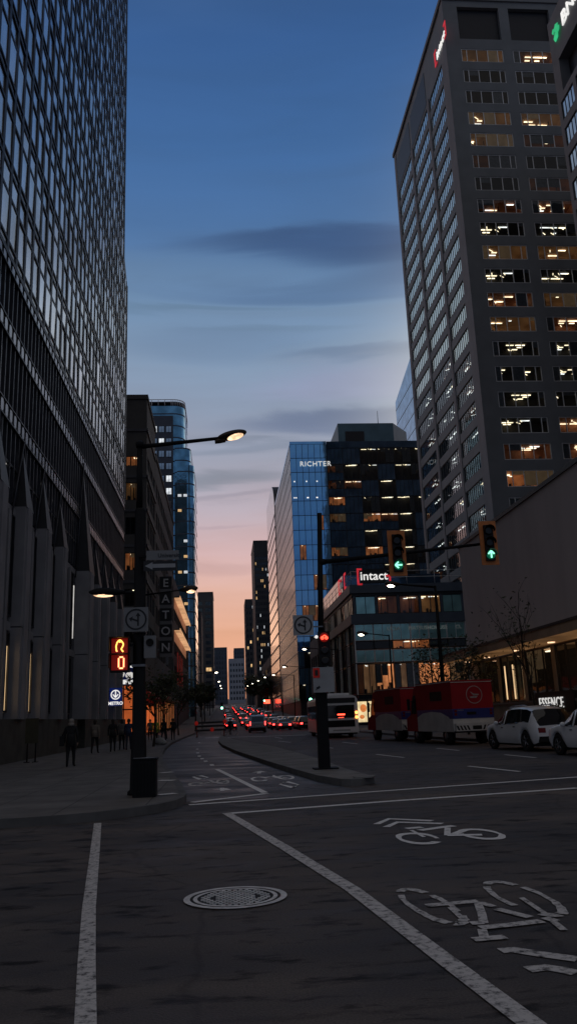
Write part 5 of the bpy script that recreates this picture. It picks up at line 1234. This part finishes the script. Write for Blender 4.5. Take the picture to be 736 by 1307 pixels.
# ------------------------------------------------------------------ vehicles
HOLD = []
def wheel(parent, x, y, r, w_, side):
    q = MB(); q.lathe((x, y, r), (side, 0, 0), [(-w_*.9, r*.88), (-w_*.8, r*.97), (-w_*.1, r), (0, r*.93), (.01, r*.70), (-.03, r*.66)], 'tyre', 20); t = q.build('tyre', parent)
    q = MB(); q.lathe((x, y, r), (side, 0, 0), [(-.05, r*.68), (-.02, r*.68), (-.015, r*.60), (-.05, r*.56)], 'rim', 18)
    for k in range(5):
        a = 2*math.pi*k/5; c_, s_ = math.cos(a), math.sin(a)
        q.tube((x-side*.025, y+r*.1*c_, r+r*.1*s_), (x-side*.025, y+r*.62*c_, r+r*.62*s_), .035, .025, 'rim', 5)
    q.lathe((x, y, r), (side, 0, 0), [(-.05, .07), (-.005, .06), (0, .03)], 'rim', 10); q.build('rim', t); return t

def make_car(name, label, paint, L_=4.6, W=1.84, top=None, belt=None, roofw=.70, tail='tail', rear_x=None, group=None, full=True, wheel_r=.35, zlow=.28, axles=(.88, None), glow=True):
    """rear bumper at y=0, nose at y=L_, heading +y"""
    t = thing(name, label, 'car', (0, 0, 0), 0, group)
    ax = (axles[0], axles[1] or L_-.92); hw = W/2; n = 48 if full else 26
    body, gl = MB(), MB(); rings = []
    for i in range(n+1):
        y = L_*i/n; u = y/L_
        bz, tz = smooth_lerp(belt, u), max(smooth_lerp(top, u), smooth_lerp(belt, u)+.015)
        rnd_ = 1-.16*max(0, 1-u/.09)**2-.26*max(0, (u-.86)/.14)**2
        h = hw*rnd_; c = min(1, max(0, (tz-bz)/.45))
        zl = zlow+.10*max(0, 1-u/.06)+.05*max(0, (u-.95)/.05)
        arch = zl
        for a in ax:
            R_ = wheel_r+.065
            if abs(y-a) < R_: arch = max(arch, wheel_r+math.sqrt(R_*R_-(y-a)**2))
        arch = min(arch, bz-.1)
        zm = max(arch+.03, (arch+bz)/2)
        half = [(h*.90, arch), (h*.985, max(arch+.02, min(zl+.16, bz-.08))), (h, zm if zm > arch else arch+.04), (h*.975, bz), (h*(.93*(1-c)+roofw*1.06*c), bz+(tz-bz)*.86), (h*(.80*(1-c)+roofw*.9*c), tz-.01), (0, tz+.02)]
        ring = [(x, y, z) for x, z in half] + [(-x, y, z) for x, z in reversed(half[:-1])]
        rings.append((ring, c, tz, bz))
    k = len(rings[0][0])
    tzs = [r_[2] for r_ in rings]
    for i in range(n):
        (ra, ca, ta, ba), (rb, cb, tb_, bb) = rings[i], rings[i+1]; u = (i+.5)/n
        steep = abs(tb_-ta)/(L_/n)
        for j in range(k-1):
            g = False
            if j in (3, k-5): g = ca > .25 and cb > .25 and not (.535 < u < .56) and .1 < u and steep < 2.2
            if j in (4, 5, k-6+0, k-7+0): g = min(ca, cb) > .12 and steep > .30 and max(ta, tb_) > ba+.1 and not steep > 3.2
            if j in (2,): pass
            q = [ra[j], rb[j], rb[j+1], ra[j+1]]
            (gl if g else body).poly(q, 'carglass' if g else paint, True)
    body.poly(rings[0][0][::-1], paint); body.poly(rings[-1][0], paint)
    o = body.build('body', t)
    bm = bmesh.new(); bm.from_mesh(o.data); bmesh.ops.remove_doubles(bm, verts=bm.verts, dist=.0005); bmesh.ops.recalc_face_normals(bm, faces=bm.faces); bm.to_mesh(o.data); bm.free()
    if gl.f:
        o = gl.build('window', t); bm = bmesh.new(); bm.from_mesh(o.data); bmesh.ops.remove_doubles(bm, verts=bm.verts, dist=.0005); bmesh.ops.recalc_face_normals(bm, faces=bm.faces); bm.to_mesh(o.data); bm.free()
    q = MB(); q.box(-hw*.80, hw*.80, .15, L_-.2, .2, .55, 'under')
    for a in ax: q.box(-hw*.86, hw*.86, a-.42, a+.42, .25, .78, 'under')
    q.build('underbody', t)
    for a in ax:
        for s_ in (-1, 1):
            if full: wheel(t, s_*(hw-.02), a, wheel_r, .2, s_)
            else: q = MB(); q.lathe((s_*(hw-.02), a, wheel_r), (s_, 0, 0), [(-.2, wheel_r), (0, wheel_r), (.01, wheel_r*.6)], 'tyre', 12); q.build('wheel', t)
    bz = smooth_lerp(belt, .02)
    for s_ in (-1, 1):
        q = MB(); q.prism([(s_*hw*.52, -.02), (s_*hw*.83, .0), (s_*hw*.86, .12), (s_*hw*.52, .1)][::s_], bz-.24, bz-.06, tail); q.build('tail_light', t)
        q = MB(); zf = smooth_lerp(belt, .95); q.prism([(s_*hw*.5, L_-.06), (s_*hw*.8, L_-.34), (s_*hw*.8, L_-.2), (s_*hw*.5, L_+.0)][::-s_], zf-.2, zf-.07, 'head'); q.build('headlight', t)
        q = MB(); ym = L_*.655; zm_ = smooth_lerp(belt, .64)+.08; q.ell((s_*(hw+.08), ym, zm_), .10, .07, .075, paint, 8, 6); q.tube((s_*hw*.9, ym, zm_-.05), (s_*(hw+.05), ym, zm_-.02), .03, .03, 'black', 5); q.build('mirror', t)
    q = MB(); q.box(-.26, .26, -.03, .0, .62, .74, 'white_sign'); q.build('licence_plate', t)
    q = MB(); q.box(-hw*.82, hw*.82, -.035, .1, .36, .56, 'under' if paint != 'cardark' else 'black'); q.build('rear_bumper', t)
    if full:
        q = MB()
        for yd in (L_*.34, L_*.56): q.box(-hw-.012, -hw*.985, yd, yd+.16, smooth_lerp(belt, yd/L_)-.12, smooth_lerp(belt, yd/L_)-.09, 'chrome'); q.box(hw*.985, hw+.012, yd, yd+.16, smooth_lerp(belt, yd/L_)-.12, smooth_lerp(belt, yd/L_)-.09, 'chrome')
        q.build('door_handle', t)
        q = MB(); pts = [(u, smooth_lerp(belt, u)) for u in (.12, .25, .4, .52, .64, .72)]
        for s_ in (-1, 1): q.path([(s_*hw*.978, u*L_, z+.006) for u, z in pts], .012, 'chrome', 5)
        q.build('window_trim', t)
        q = MB()
        for s_ in (-1, 1): q.path([(s_*hw*.60, u*L_, smooth_lerp(top, u)+.045) for u in (.24, .3, .4, .5, .58)], .02, 'chrome', 6)
        q.build('roof_rail', t)
    return t
SUV_T = [(0, .96), (.012, 1.06), (.06, 1.36), (.105, 1.57), (.2, 1.66), (.32, 1.70), (.46, 1.69), (.57, 1.60), (.74, 1.09), (.88, 1.0), (.97, .86), (1, .70)]
SUV_B = [(0, .90), (.06, 1.05), (.18, 1.12), (.35, 1.03), (.6, 1.0), (.74, 1.02), (.88, .93), (.97, .80), (1, .62)]
SED_T = [(0, .88), (.02, .98), (.14, 1.02), (.28, 1.36), (.40, 1.45), (.52, 1.44), (.60, 1.34), (.74, .97), (.9, .88), (.98, .74), (1, .62)]
SED_B = [(0, .84), (.1, .95), (.3, .94), (.6, .92), (.74, .92), (.9, .82), (.98, .70), (1, .56)]
c1 = make_car('parked_car', 'white crossover parked behind the mail trucks, whole in view', 'carwhite', 4.7, 1.88, SUV_T, SUV_B, .72, 'tail_off', group=None, wheel_r=.38)
c1.location = (12.65, 31.5, 0); c1.rotation_euler = (0, 0, R(7.5))
c2 = make_car('parked_car', 'white car cut off by the right edge of the frame', 'carwhite', 4.5, 1.80, [(a, z*.97) for a, z in SUV_T], [(a, z*.97) for a, z in SUV_B], .72, 'tail_off', wheel_r=.35)
c2.location = (12.95, 25.5, 0); c2.rotation_euler = (0, 0, R(8))
# traffic queue: four kinds, then copies
pro = [make_car('car', 'dark car with red tail lights in the distant evening queue', 'cardark', 4.6, 1.82, SED_T, SED_B, .70, 'tail', full=False, group='cars queuing down the street'),
       make_car('car', 'silver car with red tail lights in the distant evening queue', 'carsilver', 4.5, 1.80, SED_T, SED_B, .70, 'tail', full=False, group='cars queuing down the street'),
       make_car('car', 'tall dark car with red tail lights in the distant evening queue', 'cardark', 4.7, 1.88, SUV_T, SUV_B, .73, 'tail', full=False, group='cars queuing down the street'),
       make_car('car', 'tall pale car with red tail lights in the distant evening queue', 'carwhite', 4.6, 1.86, SUV_T, SUV_B, .73, 'tail', full=False, group='cars queuing down the street')]
rnd = random.Random(12); spots = []
for lane, y0, n in ((.9, 128, 11), (4.1, 112, 13), (7.3, 106, 12), (10.3, 104, 12)):
    y = y0
    for k in range(n): spots.append((lane+rnd.uniform(-.25, .25), y)); y += rnd.uniform(7, 10)+k*2.6
first = [True]*4
for k, (x, y) in enumerate(spots):
    i = rnd.choice((0, 0, 1, 2, 2, 3)) if k > 3 else k
    pitch = 0
    if first[i]: first[i] = False; pro[i].location = (x, y, hz(y)+.01); r_ = pro[i]
    else: r_ = clone(pro[i], (x, y, hz(y)+.01))
    if y > 150: r_.rotation_euler = (math.atan(.025), 0, 0)

def make_van(loc):
    t = thing('van', 'pale van seen from behind ahead of the car queue', 'van'); HOLD.append((t, loc))
    q = MB(); W, L_, H_ = 1.9, 4.9, 2.0; x = W/2
    prof = [(0, .4), (0, 1.1), (.12, 1.9), (.5, 2.0), (3.2, 2.0), (3.9, 1.75), (4.4, 1.15), (4.95, .95), (5.0, .4)]
    for s_ in (-1, 1):
        pts = [(s_*x*(.88 if z > 1.2 else 1), y, z) for y, z in prof]; q.poly(pts if s_ < 0 else pts[::-1], 'carsilver')
    for (a, c), (d, e) in zip(prof[:-1], prof[1:]):
        fa, fb_ = (.88 if c > 1.2 else 1), (.88 if e > 1.2 else 1); q.poly([(-x*fa, a, c), (x*fa, a, c), (x*fb_, d, e), (-x*fb_, d, e)], 'carsilver')
    q.build('body', t)
    q = MB(); q.poly([(-x*.74, .015, 1.2), (x*.74, .015, 1.2), (x*.70, .10, 1.8), (-x*.70, .10, 1.8)], 'carglass')
    q.build('rear_window', t)
    for s_ in (-1, 1):
        q = MB(); q.box(s_*x*.84, s_*x*.97, -.03, .02, .85, 1.25, 'tail'); q.build('tail_light', t)
        for y in (.85, 4.0): q = MB(); q.lathe((s_*x, y, .34), (s_, 0, 0), [(-.2, .34), (0, .34), (.01, .2)], 'tyre', 14); q.build('wheel', t)
    q = MB(); q.box(-x*.95, x*.95, -.06, .05, .38, .6, 'black'); q.build('bumper', t)
    q = MB(); q.box(-.26, .26, -.035, -.01, .72, .84, 'white_sign'); q.build('licence_plate', t)
    q = MB(); q.box(-x*.8, x*.8, .2, 4.7, .2, .45, 'under'); q.build('underbody', t)
make_van((3.75, 97, 0))

def make_bus(loc):
    t = thing('bus', 'white city bus seen from behind with its kerb-side tail lamps lit', 'bus'); HOLD.append((t, loc))
    W, L_, H_ = 2.55, 12., 3.05; x = W/2; q = MB()
    sec = [(-x, .35), (-x, 2.75), (-x+.12, 2.95), (-x+.35, H_), (x-.35, H_), (x-.12, 2.95), (x, 2.75), (x, .35)]
    for (a, c), (d, e) in zip(sec, sec[1:]+sec[:1]): q.poly([(a, 0, c), (a, L_, c), (d, L_, e), (d, 0, e)], 'buswhite')
    q.poly([(a, 0, c) for a, c in sec][::-1], 'buswhite'); q.poly([(a, L_, c) for a, c in sec], 'buswhite'); o = q.build('body', t)
    q = MB(); q.box(-x*.86, x*.86, -.03, -.004, 2.50, 2.86, 'sign_black'); q.build('destination_display', t)
    q = MB(); q.box(-x*.80, x*.80, -.03, -.004, 1.42, 2.34, 'carglass'); w_ = q.build('rear_window', t)

    q = MB(); q.box(-.26, .30, -.05, -.032, 1.62, 1.72, 'red'); q.box(-.2, .2, -.05, -.032, 1.44, 1.47, 'red'); q.build('stop_display', w_)
    q = MB(); q.box(-x*.80, x*.80, -.03, -.004, .78, 1.26, 'black')
    for k in range(4): q.box(-x*.76, x*.76, -.04, -.031, .84+.1*k, .87+.1*k, 'under')
    q.build('engine_grille', t)
    q = MB(); q.box(-x, x, -.12, -.004, .38, .70, 'buswhite'); q.box(-x*.5, x*.5, -.125, -.121, .5, .6, 'white_sign'); q.build('bumper', t)
    for s_ in (-1, 1):
        for z, key in ((1.78, 'tail_amber' if s_ > 0 else 'tail_off'), (1.45, 'tail_amber' if s_ > 0 else 'tail_off')):
            q = MB(); q.lathe((s_*x*.91, -.004, z), (0, -1, 0), [(0, .10), (.03, .10), (.04, .06)], key, 12); q.build('tail_light', t)
        for y in (3.0, 9.2): q = MB(); q.lathe((s_*(x-.02), y, .48), (s_, 0, 0), [(-.3, .48), (0, .48), (.02, .28), (.0, .2)], 'tyre', 16); q.build('wheel', t)
        for k in range(7):
            q = MB(); X0 = s_*(x+.012); q.box(X0-.01, X0+.01, .6+1.6*k, 2.05+1.6*k, 1.35, 2.4, 'carglass'); q.build('side_window', t)
    q = MB(); q.box(-x*.93, x*.93, .2, L_-.3, .25, .4, 'under'); q.build('underbody', t)
    q = MB(); q.box(-.8, .8, .8, 2.6, H_, H_+.18, 'buswhite'); q.build('roof_unit', t)
make_bus((8.5, 61.5, 0))

def make_truck(loc, label):
    t = thing('mail_truck', label, 'truck'); HOLD.append((t, loc))
    W, L_, H_ = 2.2, 6.3, 3.05; x = W/2
    q = MB(); q.box(-x, x, 0, 4.6, 1.72, H_, 'postred'); q.box(-x, x, 0, 4.6, 1.25, 1.72, 'postblue'); q.box(-x, x, .02, 4.6, .62, 1.25, 'postwhite')
    q.build('cargo_box', t)
    cab = [(4.601, .62), (4.601, H_-.08), (4.95, H_-.12), (5.55, 2.0), (5.62, 1.5), (6.25, 1.3), (6.3, .62)]
    q = MB()
    for s_ in (-1, 1):
        pts = [(s_*x*.97, y, z) for y, z in cab]; q.poly(pts[::-1] if s_ > 0 else pts, 'postred')
    for (a, c), (d, e) in zip(cab[1:-1], cab[2:]): q.poly([(-x*.97, a, c), (x*.97, a, c), (x*.97, d, e), (-x*.97, d, e)], 'postred')
    q.build('cab', t)
    for s_ in (-1, 1): q = MB(); pts = [(s_*(x*.97+.012), 4.75, 1.55), (s_*(x*.97+.012), 4.75, 2.55), (s_*(x*.97+.012), 5.1, 2.5), (s_*(x*.97+.012), 5.42, 1.95), (s_*(x*.97+.012), 5.45, 1.55)]; q.poly(pts[::-1] if s_ > 0 else pts, 'carglass'); q.build('cab_window', t)
    q = MB(); q.poly([(-x*.86, 5.03, 2.83), (x*.86, 5.03, 2.83), (x*.86, 5.56, 2.07), (-x*.86, 5.56, 2.07)][::1], 'carglass'); q.build('windscreen', t)
    # white swoosh panel along the side
    for s_ in (-1, 1):
        q = MB(); pts = [(s_*(x+.012), y, z) for y, z in [(.1, .64), (.1, 1.02), (.5, 1.34), (1.4, 1.56), (2.6, 1.62), (3.8, 1.55), (4.58, 1.35), (4.58, .64)]]; q.poly(pts if s_ < 0 else pts[::-1], 'postwhite'); q.build('side_panel', t)
        q = MB(); q.box(s_*(x+.006)-.006, s_*(x+.006)+.006, 1.2, 2.7, 2.15, 2.62, 'black'); q.build('side_emblem', t)
        for y in (1.1, 5.0): q = MB(); q.lathe((s_*(x-.06), y, .42), (s_, 0, 0), [(-.3, .42), (0, .42), (.02, .25), (-.02, .2)], 'tyre', 16); q.lathe((s_*(x-.04), y, .42), (s_, 0, 0), [(-.02, .2), (0, .18), (.02, .08)], 'rim', 10); q.build('wheel', t)
        q = MB(); q.box(s_*x*.86-.06, s_*x*.86+.06, -.03, 0, 1.4, 1.52, 'tail_off'); q.box(s_*x*.86-.06, s_*x*.86+.06, -.03, 0, 1.56, 1.68, 'tail_off'); q.build('tail_light', t)
        q = MB(); q.box(s_*(x+.2)-.08, s_*(x+.2)+.08, 5.25, 5.32, 1.75, 2.35, 'black'); q.tube((s_*x*.95, 5.2, 2.2), (s_*(x+.15), 5.28, 2.2), .025, .025, 'black'); q.build('mirror', t)
    q = MB(); q.box(-x*.96, x*.96, -.22, .015, .66, 1.02, 'postwhite'); q.box(-x, x, -.26, -.0, .58, .66, 'black'); b_ = q.build('rear_bumper', t)
    q = MB()
    for k in range(4):
        xx = -x*.88+.18*k; q.poly([(xx, -.226, .70), (xx+.10, -.226, .70), (xx+.0, -.226, .92), (xx-.10, -.226, .92)], 'sign_black'); q.poly([(-xx, -.226, .70), (-xx-.10, -.226, .70), (-xx, -.226, .92), (-xx+.10, -.226, .92)][::-1], 'sign_black')
    q.build('hazard_stripe', b_)
    q = MB(); q.box(-.2, .28, -.232, -.224, .72, .9, 'black'); q.build('licence_plate', b_)
    q = MB(); q.box(-.35, .15, -.02, -.002, 1.42, 1.56, 'black'); q.build('latch', t)
    # round emblem with a wing
    q = MB(); n = 30; cx_, cz_ = .12, 2.38
    for k in range(n):
        a, c = 2*math.pi*k/n, 2*math.pi*(k+1)/n; r0, r1 = .40, .435
        q.poly([(cx_+r0*math.cos(a), -.012, cz_+r0*math.sin(a)), (cx_+r0*math.cos(c), -.012, cz_+r0*math.sin(c)), (cx_+r1*math.cos(c), -.012, cz_+r1*math.sin(c)), (cx_+r1*math.cos(a), -.012, cz_+r1*math.sin(a))][::-1], 'emblem')
    for w_ in ([(-.22, .16), (.0, .04), (.28, .02), (.20, -.04), (-.05, -.04)], [(-.26, -.10), (-.05, -.075), (.19, -.075), (.10, -.16), (-.20, -.16)]): q.poly([(cx_+a, -.012, cz_+c) for a, c in w_][::1], 'emblem')
    q.build('emblem', t)
    q = MB(); q.text('CANADA', .09, .002, wallmtx((-x+.2, -.012, 1.62), '-Y'), 'emblem', 'LEFT'); q.build('lettering', t)
    q = MB(); q.box(-x-.015, x+.015, -.01, 4.6, H_, H_+.05, 'postred'); q.build('roof', t)
    q = MB()
    for s_ in (-1, 1): q.box(s_*(x+.022)-.006, s_*(x+.022)+.006, 0, 4.6, H_-.03, H_+.02, 'postwhite')
    q.box(-x, x, -.03, -.011, H_-.06, H_-.03, 'postwhite'); q.build('roof_highlight', t)  # pale strips stand in for the highlight along the roof edges
make_truck((12.22, 40.75, 0), 'nearer red and blue mail truck with a round emblem on its rear door')
make_truck((11.35, 48.7, 0), 'farther red mail truck half hidden by the one behind it')

for t, loc in HOLD:
    t.location = loc
    if t.name.startswith('mail'): t.rotation_euler = (0, 0, R(9))
# ------------------------------------------------------------------ people
def make_person(loc, rz, label, coat, trousers, hair='hair', stride=.22, bag=None, coatlen=.78, hood=False, scale=1., arm_bend=.0):
    """one skinned body, facing +y before rotation; clothes coloured by region; hair as a child"""
    J, E_, Rr, tagm = [], [], [], []
    def jn(p, r, m, par=None):
        J.append(Vector(p)); Rr.append(r); tagm.append(m)
        if par is not None: E_.append((par, len(J)-1))
        return len(J)-1
    pel = jn((0, 0, .95), .145, coat); wst = jn((0, .01, 1.10), .135, coat, pel); che = jn((0, .01, 1.32), .155, coat, wst); nk0 = jn((0, 0, 1.45), .085, coat, che)
    nk = jn((0, .01, 1.50), .055, 'skin', nk0); hd = jn((0, .02, 1.585), .088, 'skin', nk); tp = jn((0, .015, 1.66), .088, 'skin', hd); jn((0, .01, 1.71), .05, 'skin', tp); jn((0, .115, 1.595), .022, 'skin', hd)
    for s_ in (-1, 1):
        st = stride*s_
        hip = jn((s_*.09, 0, .86), .115, coat if coatlen > .85 else trousers, pel)
        kn = jn((s_*.10, st*.5+.03, .49), .068, trousers, hip); an = jn((s_*.10, st-.02*(st < 0), .095+.03*(st < 0)), .047, trousers, kn)
        ft = jn((s_*.11, st+.06, .05), .042, 'black', an); jn((s_*.125, st+.17, .04+.0), .034, 'black', ft)
        sh = jn((s_*.175, 0, 1.40), .075, coat, che); el = jn((s_*.235, -st*.35-.03, 1.13), .055, coat, sh)
        wr = jn((s_*.245, -st*.6+.07+arm_bend, .90+arm_bend*.8), .038, coat, el); pm_ = jn((s_*.247, -st*.65+.085+arm_bend, .835+arm_bend*.8), .034, 'skin', wr)
        for f, (dy, ln) in enumerate(((.028, .075), (.01, .085), (-.008, .08), (-.026, .062))):
            k1 = jn((s_*.246, J[pm_].y+dy, J[pm_].z-.04), .010, 'skin', pm_); jn((s_*.238, J[pm_].y+dy+.008, J[pm_].z-.04-ln*.55), .008, 'skin', k1)
        k1 = jn((s_*.225, J[pm_].y+.04, J[pm_].z-.015), .011, 'skin', pm_); jn((s_*.215, J[pm_].y+.05, J[pm_].z-.05), .009, 'skin', k1)
    me = bpy.data.meshes.new('body'); me.from_pydata([tuple(p) for p in J], E_, [])
    bm = bmesh.new(); bm.from_mesh(me); ly = bm.verts.layers.skin.verify(); bm.verts.ensure_lookup_table()
    for i, v in enumerate(bm.verts): v[ly].radius = (Rr[i], Rr[i]*(.72 if i in (0, 1, 2, 3) else 1)); v[ly].use_root = (i == 0)
    bm.to_mesh(me); bm.free()
    ob = bpy.data.objects.new('body', me); C.objects.link(ob)
    md = ob.modifiers.new('skin', 'SKIN'); md.use_smooth_shade = True
    md2 = ob.modifiers.new('sub', 'SUBSURF'); md2.levels = 1; md2.render_levels = 1
    dg = bpy.context.evaluated_depsgraph_get(); m2 = bpy.data.meshes.new_from_object(ob.evaluated_get(dg)); bpy.data.objects.remove(ob)
    keys = [coat, trousers, 'skin', 'black']; m2.materials.clear()
    for k in keys: m2.materials.append(M[k])
    segs = [(a, c) for a, c in E_]
    for p in m2.polygons:
        c = p.center; best, bd = 0, 1e9
        for a, d in segs:
            A, B = J[a], J[d]; t_ = max(0, min(1, (c-A).dot(B-A)/max(1e-9, (B-A).length_squared))); q_ = A+(B-A)*t_; dist = (c-q_).length-Rr[a]*.5
            if dist < bd: bd = dist; best = tagm[d]
        p.material_index = keys.index(best); p.use_smooth = True
    t = thing('person', label, 'person', loc, rz); t.scale = (scale,)*3
    o = bpy.data.objects.new('body', m2); C.objects.link(o); o.parent = t
    def child(q, name):
        o = bpy.data.objects.new(name, q.mesh(name)); C.objects.link(o); o.parent = t; return o
    q = MB()
    q.ell((0, -.012, 1.645), .098, .108, .098, hair, 12, 8)
    if hood: q.ell((0, -.04, 1.53), .115, .10, .08, hair, 12, 8)
    else: q.ell((0, -.055, 1.57), .085, .06, .09, hair, 10, 7)
    child(q, 'hood' if hood else 'hair')
    q = MB()
    for s_ in (-1, 1): q.ell((s_*.035, .098, 1.61), .012, .008, .009, 'sign_black', 6, 5)
    q.ell((0, .1, 1.54), .025, .008, .008, 'tail_off', 6, 5); child(q, 'face')
    q = MB()
    for s_ in (-1, 1): q.ell((s_*.095, .0, 1.60), .014, .025, .035, 'skin', 6, 6)
    child(q, 'ear')
    # coat hem flaring over the hips
    q = MB(); q.lathe((0, 0, 1.18), (0, 0, -1), [(0, .15), (.15, .165), (1.18-coatlen, .20), (1.18-coatlen, .17)], coat, 14)
    q.v = [(x, y*.75, z) for x, y, z in q.v]; child(q, 'coat_skirt')
    if bag:
        b_ = thing('shoulder_bag', bag, 'bag', (loc[0], loc[1], loc[2]+.75), rz); q = MB()
        q.prism([(-.40, -.14), (-.24, -.14), (-.24, .16), (-.40, .16)], .0, .36, 'cloth_black'); q.path([(-.32, -.1, .36), (-.2, -.02, .68), (-.32, .12, .36)], .014, 'cloth_black', 5)
        o = bpy.data.objects.new('pouch', q.mesh('pouch')); C.objects.link(o); o.parent = b_
    return t
ZP = .152
make_person((-5.72, 32.1, ZP), R(4), 'nearest pedestrian in black with a pale collar walking away along the stone base', 'cloth_black', 'cloth_black', 'hair_pale', .16, 'black bag hanging at the side of the nearest pedestrian', .72, True)
make_person((-6.85, 45.4, ZP), R(-6), 'pedestrian in a pale jacket and dark trousers close to the stone base', 'cloth_tan', 'cloth_black', 'hair', .24, None, .84)
make_person((-6.1, 46.8, ZP), R(8), 'pedestrian all in black walking left of the blue jacket', 'cloth_black', 'cloth_black', 'hair', .2, None, .8)
make_person((-5.45, 48.6, ZP), R(0), 'pedestrian in a blue jacket walking away beside the corner pole', 'cloth_navy', 'denim', 'hair', .18, None, .86)
make_person((-5.95, 49.6, ZP), R(3), 'dark pedestrian half hidden by the blue jacket', 'cloth_grey', 'cloth_black', 'hair', .2, None, .85)
make_person((-4.9, 60.5, ZP), R(10), 'pedestrian in a yellow safety vest past the corner pole', 'hivis', 'cloth_black', 'hair', .2, None, .9)
make_person((-4.6, 64, ZP), R(-12), 'dark pedestrian walking beyond the yellow safety vest', 'cloth_black', 'denim', 'hair', .2, None, .85)
make_person((-4.2, 69, ZP), R(5), 'distant dark pedestrian near the kerb before the barricade', 'cloth_black', 'cloth_black', 'hair', .2, None, .8)
make_person((-6.3, 72, ZP), R(180), 'distant pedestrian coming towards the camera past the metro sign', 'cloth_grey', 'cloth_black', 'hair', .2, None, .85)
make_person((.55, 89.8, .0), R(15), 'dark figure standing just right of the barricade', 'cloth_black', 'cloth_black', 'hair', .1, None, .8)

# ------------------------------------------------------------------ trees
def make_tree(name, label, loc, H_, spread, n_leaf, seed, leafkey=('leaf', 'leaf2'), r0=.07, leaf=.09, lean=0., group=None, levels=3):
    rnd = random.Random(seed); t = thing(name, label, 'tree', loc, 0, group); tr = MB(); cr = MB(); tips = []; o = Vector(loc)
    def grow(p, d, ln, r, lv):
        n = 3; q = p
        for k in range(n):
            d2 = (d+Vector((rnd.uniform(-.16, .16), rnd.uniform(-.16, .16), rnd.uniform(-.02, .1)))).normalized(); p2 = q+d2*(ln/n)
            tr.tube(q, p2, r*(1-k/n*.45), r*(1-(k+1)/n*.45), 'bark', 6 if lv < 2 else 4, False); 
            if lv >= 1: tips.append((p2, lv))
            q, d = p2, d2
            if lv < levels and (k > 0 or lv > 0):
                for _ in range(2 if lv < 2 else 1):
                    a = rnd.uniform(0, 2*math.pi); sp_2 = rnd.uniform(.55, 1.0)*spread
                    grow(q, (d*(.75)+Vector((math.cos(a)*sp_2, math.sin(a)*sp_2, rnd.uniform(.1, .45)))).normalized(), ln*rnd.uniform(.48, .68), r*.5, lv+1)
        tips.append((q, lv+1))
    grow(o+Vector((0, 0, 0)), Vector((lean, 0, 1)), H_*.5, r0, 0)
    tr.build('trunk', t)
    for i in range(n_leaf):
        p, lv = rnd.choice(tips); p = p+Vector((rnd.gauss(0, .28), rnd.gauss(0, .28), rnd.gauss(0, .25)))*(H_/6)
        a = Vector((rnd.gauss(0, 1), rnd.gauss(0, 1), rnd.gauss(0, .6))).normalized(); b_ = a.orthogonal().normalized(); s_ = leaf*rnd.uniform(.6, 1.4)
        cr.poly([p-a*s_, p-b_*s_*.55, p+a*s_, p+b_*s_*.55], rnd.choice(leafkey))
    cr.build('crown', t); return t
make_tree('tree', 'thin nearly bare young tree before the canopy by the white lettering sign', (15.35, 40.9, .15), 7.6, .7, 200, 2, r0=.075, leaf=.10)
make_tree('tree', 'sparse olive-leaved young tree behind the nearer mail truck', (15.2, 52, .15), 6.2, 1., 700, 3, ('leaf2', 'leaf'), r0=.08, leaf=.12)
make_tree('tree', 'sparse young tree at the far end of the canopied shopfront', (15.6, 62, .15), 7.5, .9, 800, 5, ('leaf2', 'leaf'), r0=.09, leaf=.12)
make_tree('shrub', 'low dark shrub on the pavement behind the white crossover', (16.2, 40.6, .15), 1.9, 1.6, 500, 14, r0=.05, leaf=.08)
make_tree('tree', 'small olive-leaved street tree on the left pavement beyond the pedestrians', (-4.5, 54, .15), 5.4, 1., 900, 6, ('leaf2', 'leaf'), r0=.09, leaf=.12)
make_tree('tree', 'thin dark street tree in front of the vertical letter sign', (-5.2, 76, .15), 5.6, .9, 520, 7, r0=.09, leaf=.12)
make_tree('tree', 'thin dark street tree near the barricade on the left kerb', (-5.0, 92, .15), 6.0, .9, 600, 8, r0=.1, leaf=.13)
for k, (x, y, h) in enumerate(((15.5, 300, 13), (15, 340, 14), (13.8, 400, 15), (14, 460, 15))):
    make_tree('tree', 'dark round street tree in the row far down the right side', (x, y, hz(y)), h, 1.1, 2600, 30+k, r0=.25, leaf=.5, group='street trees far down the right side')
for k, (x, y, h) in enumerate(((-6.5, 230, 9), (-6.5, 270, 9.5), (-6.8, 340, 11))):
    make_tree('tree', 'dark street tree in the row far down the left side', (x, y, hz(y)), h, 1.1, 1800, 40+k, r0=.2, leaf=.35, group='street trees far down the left side')
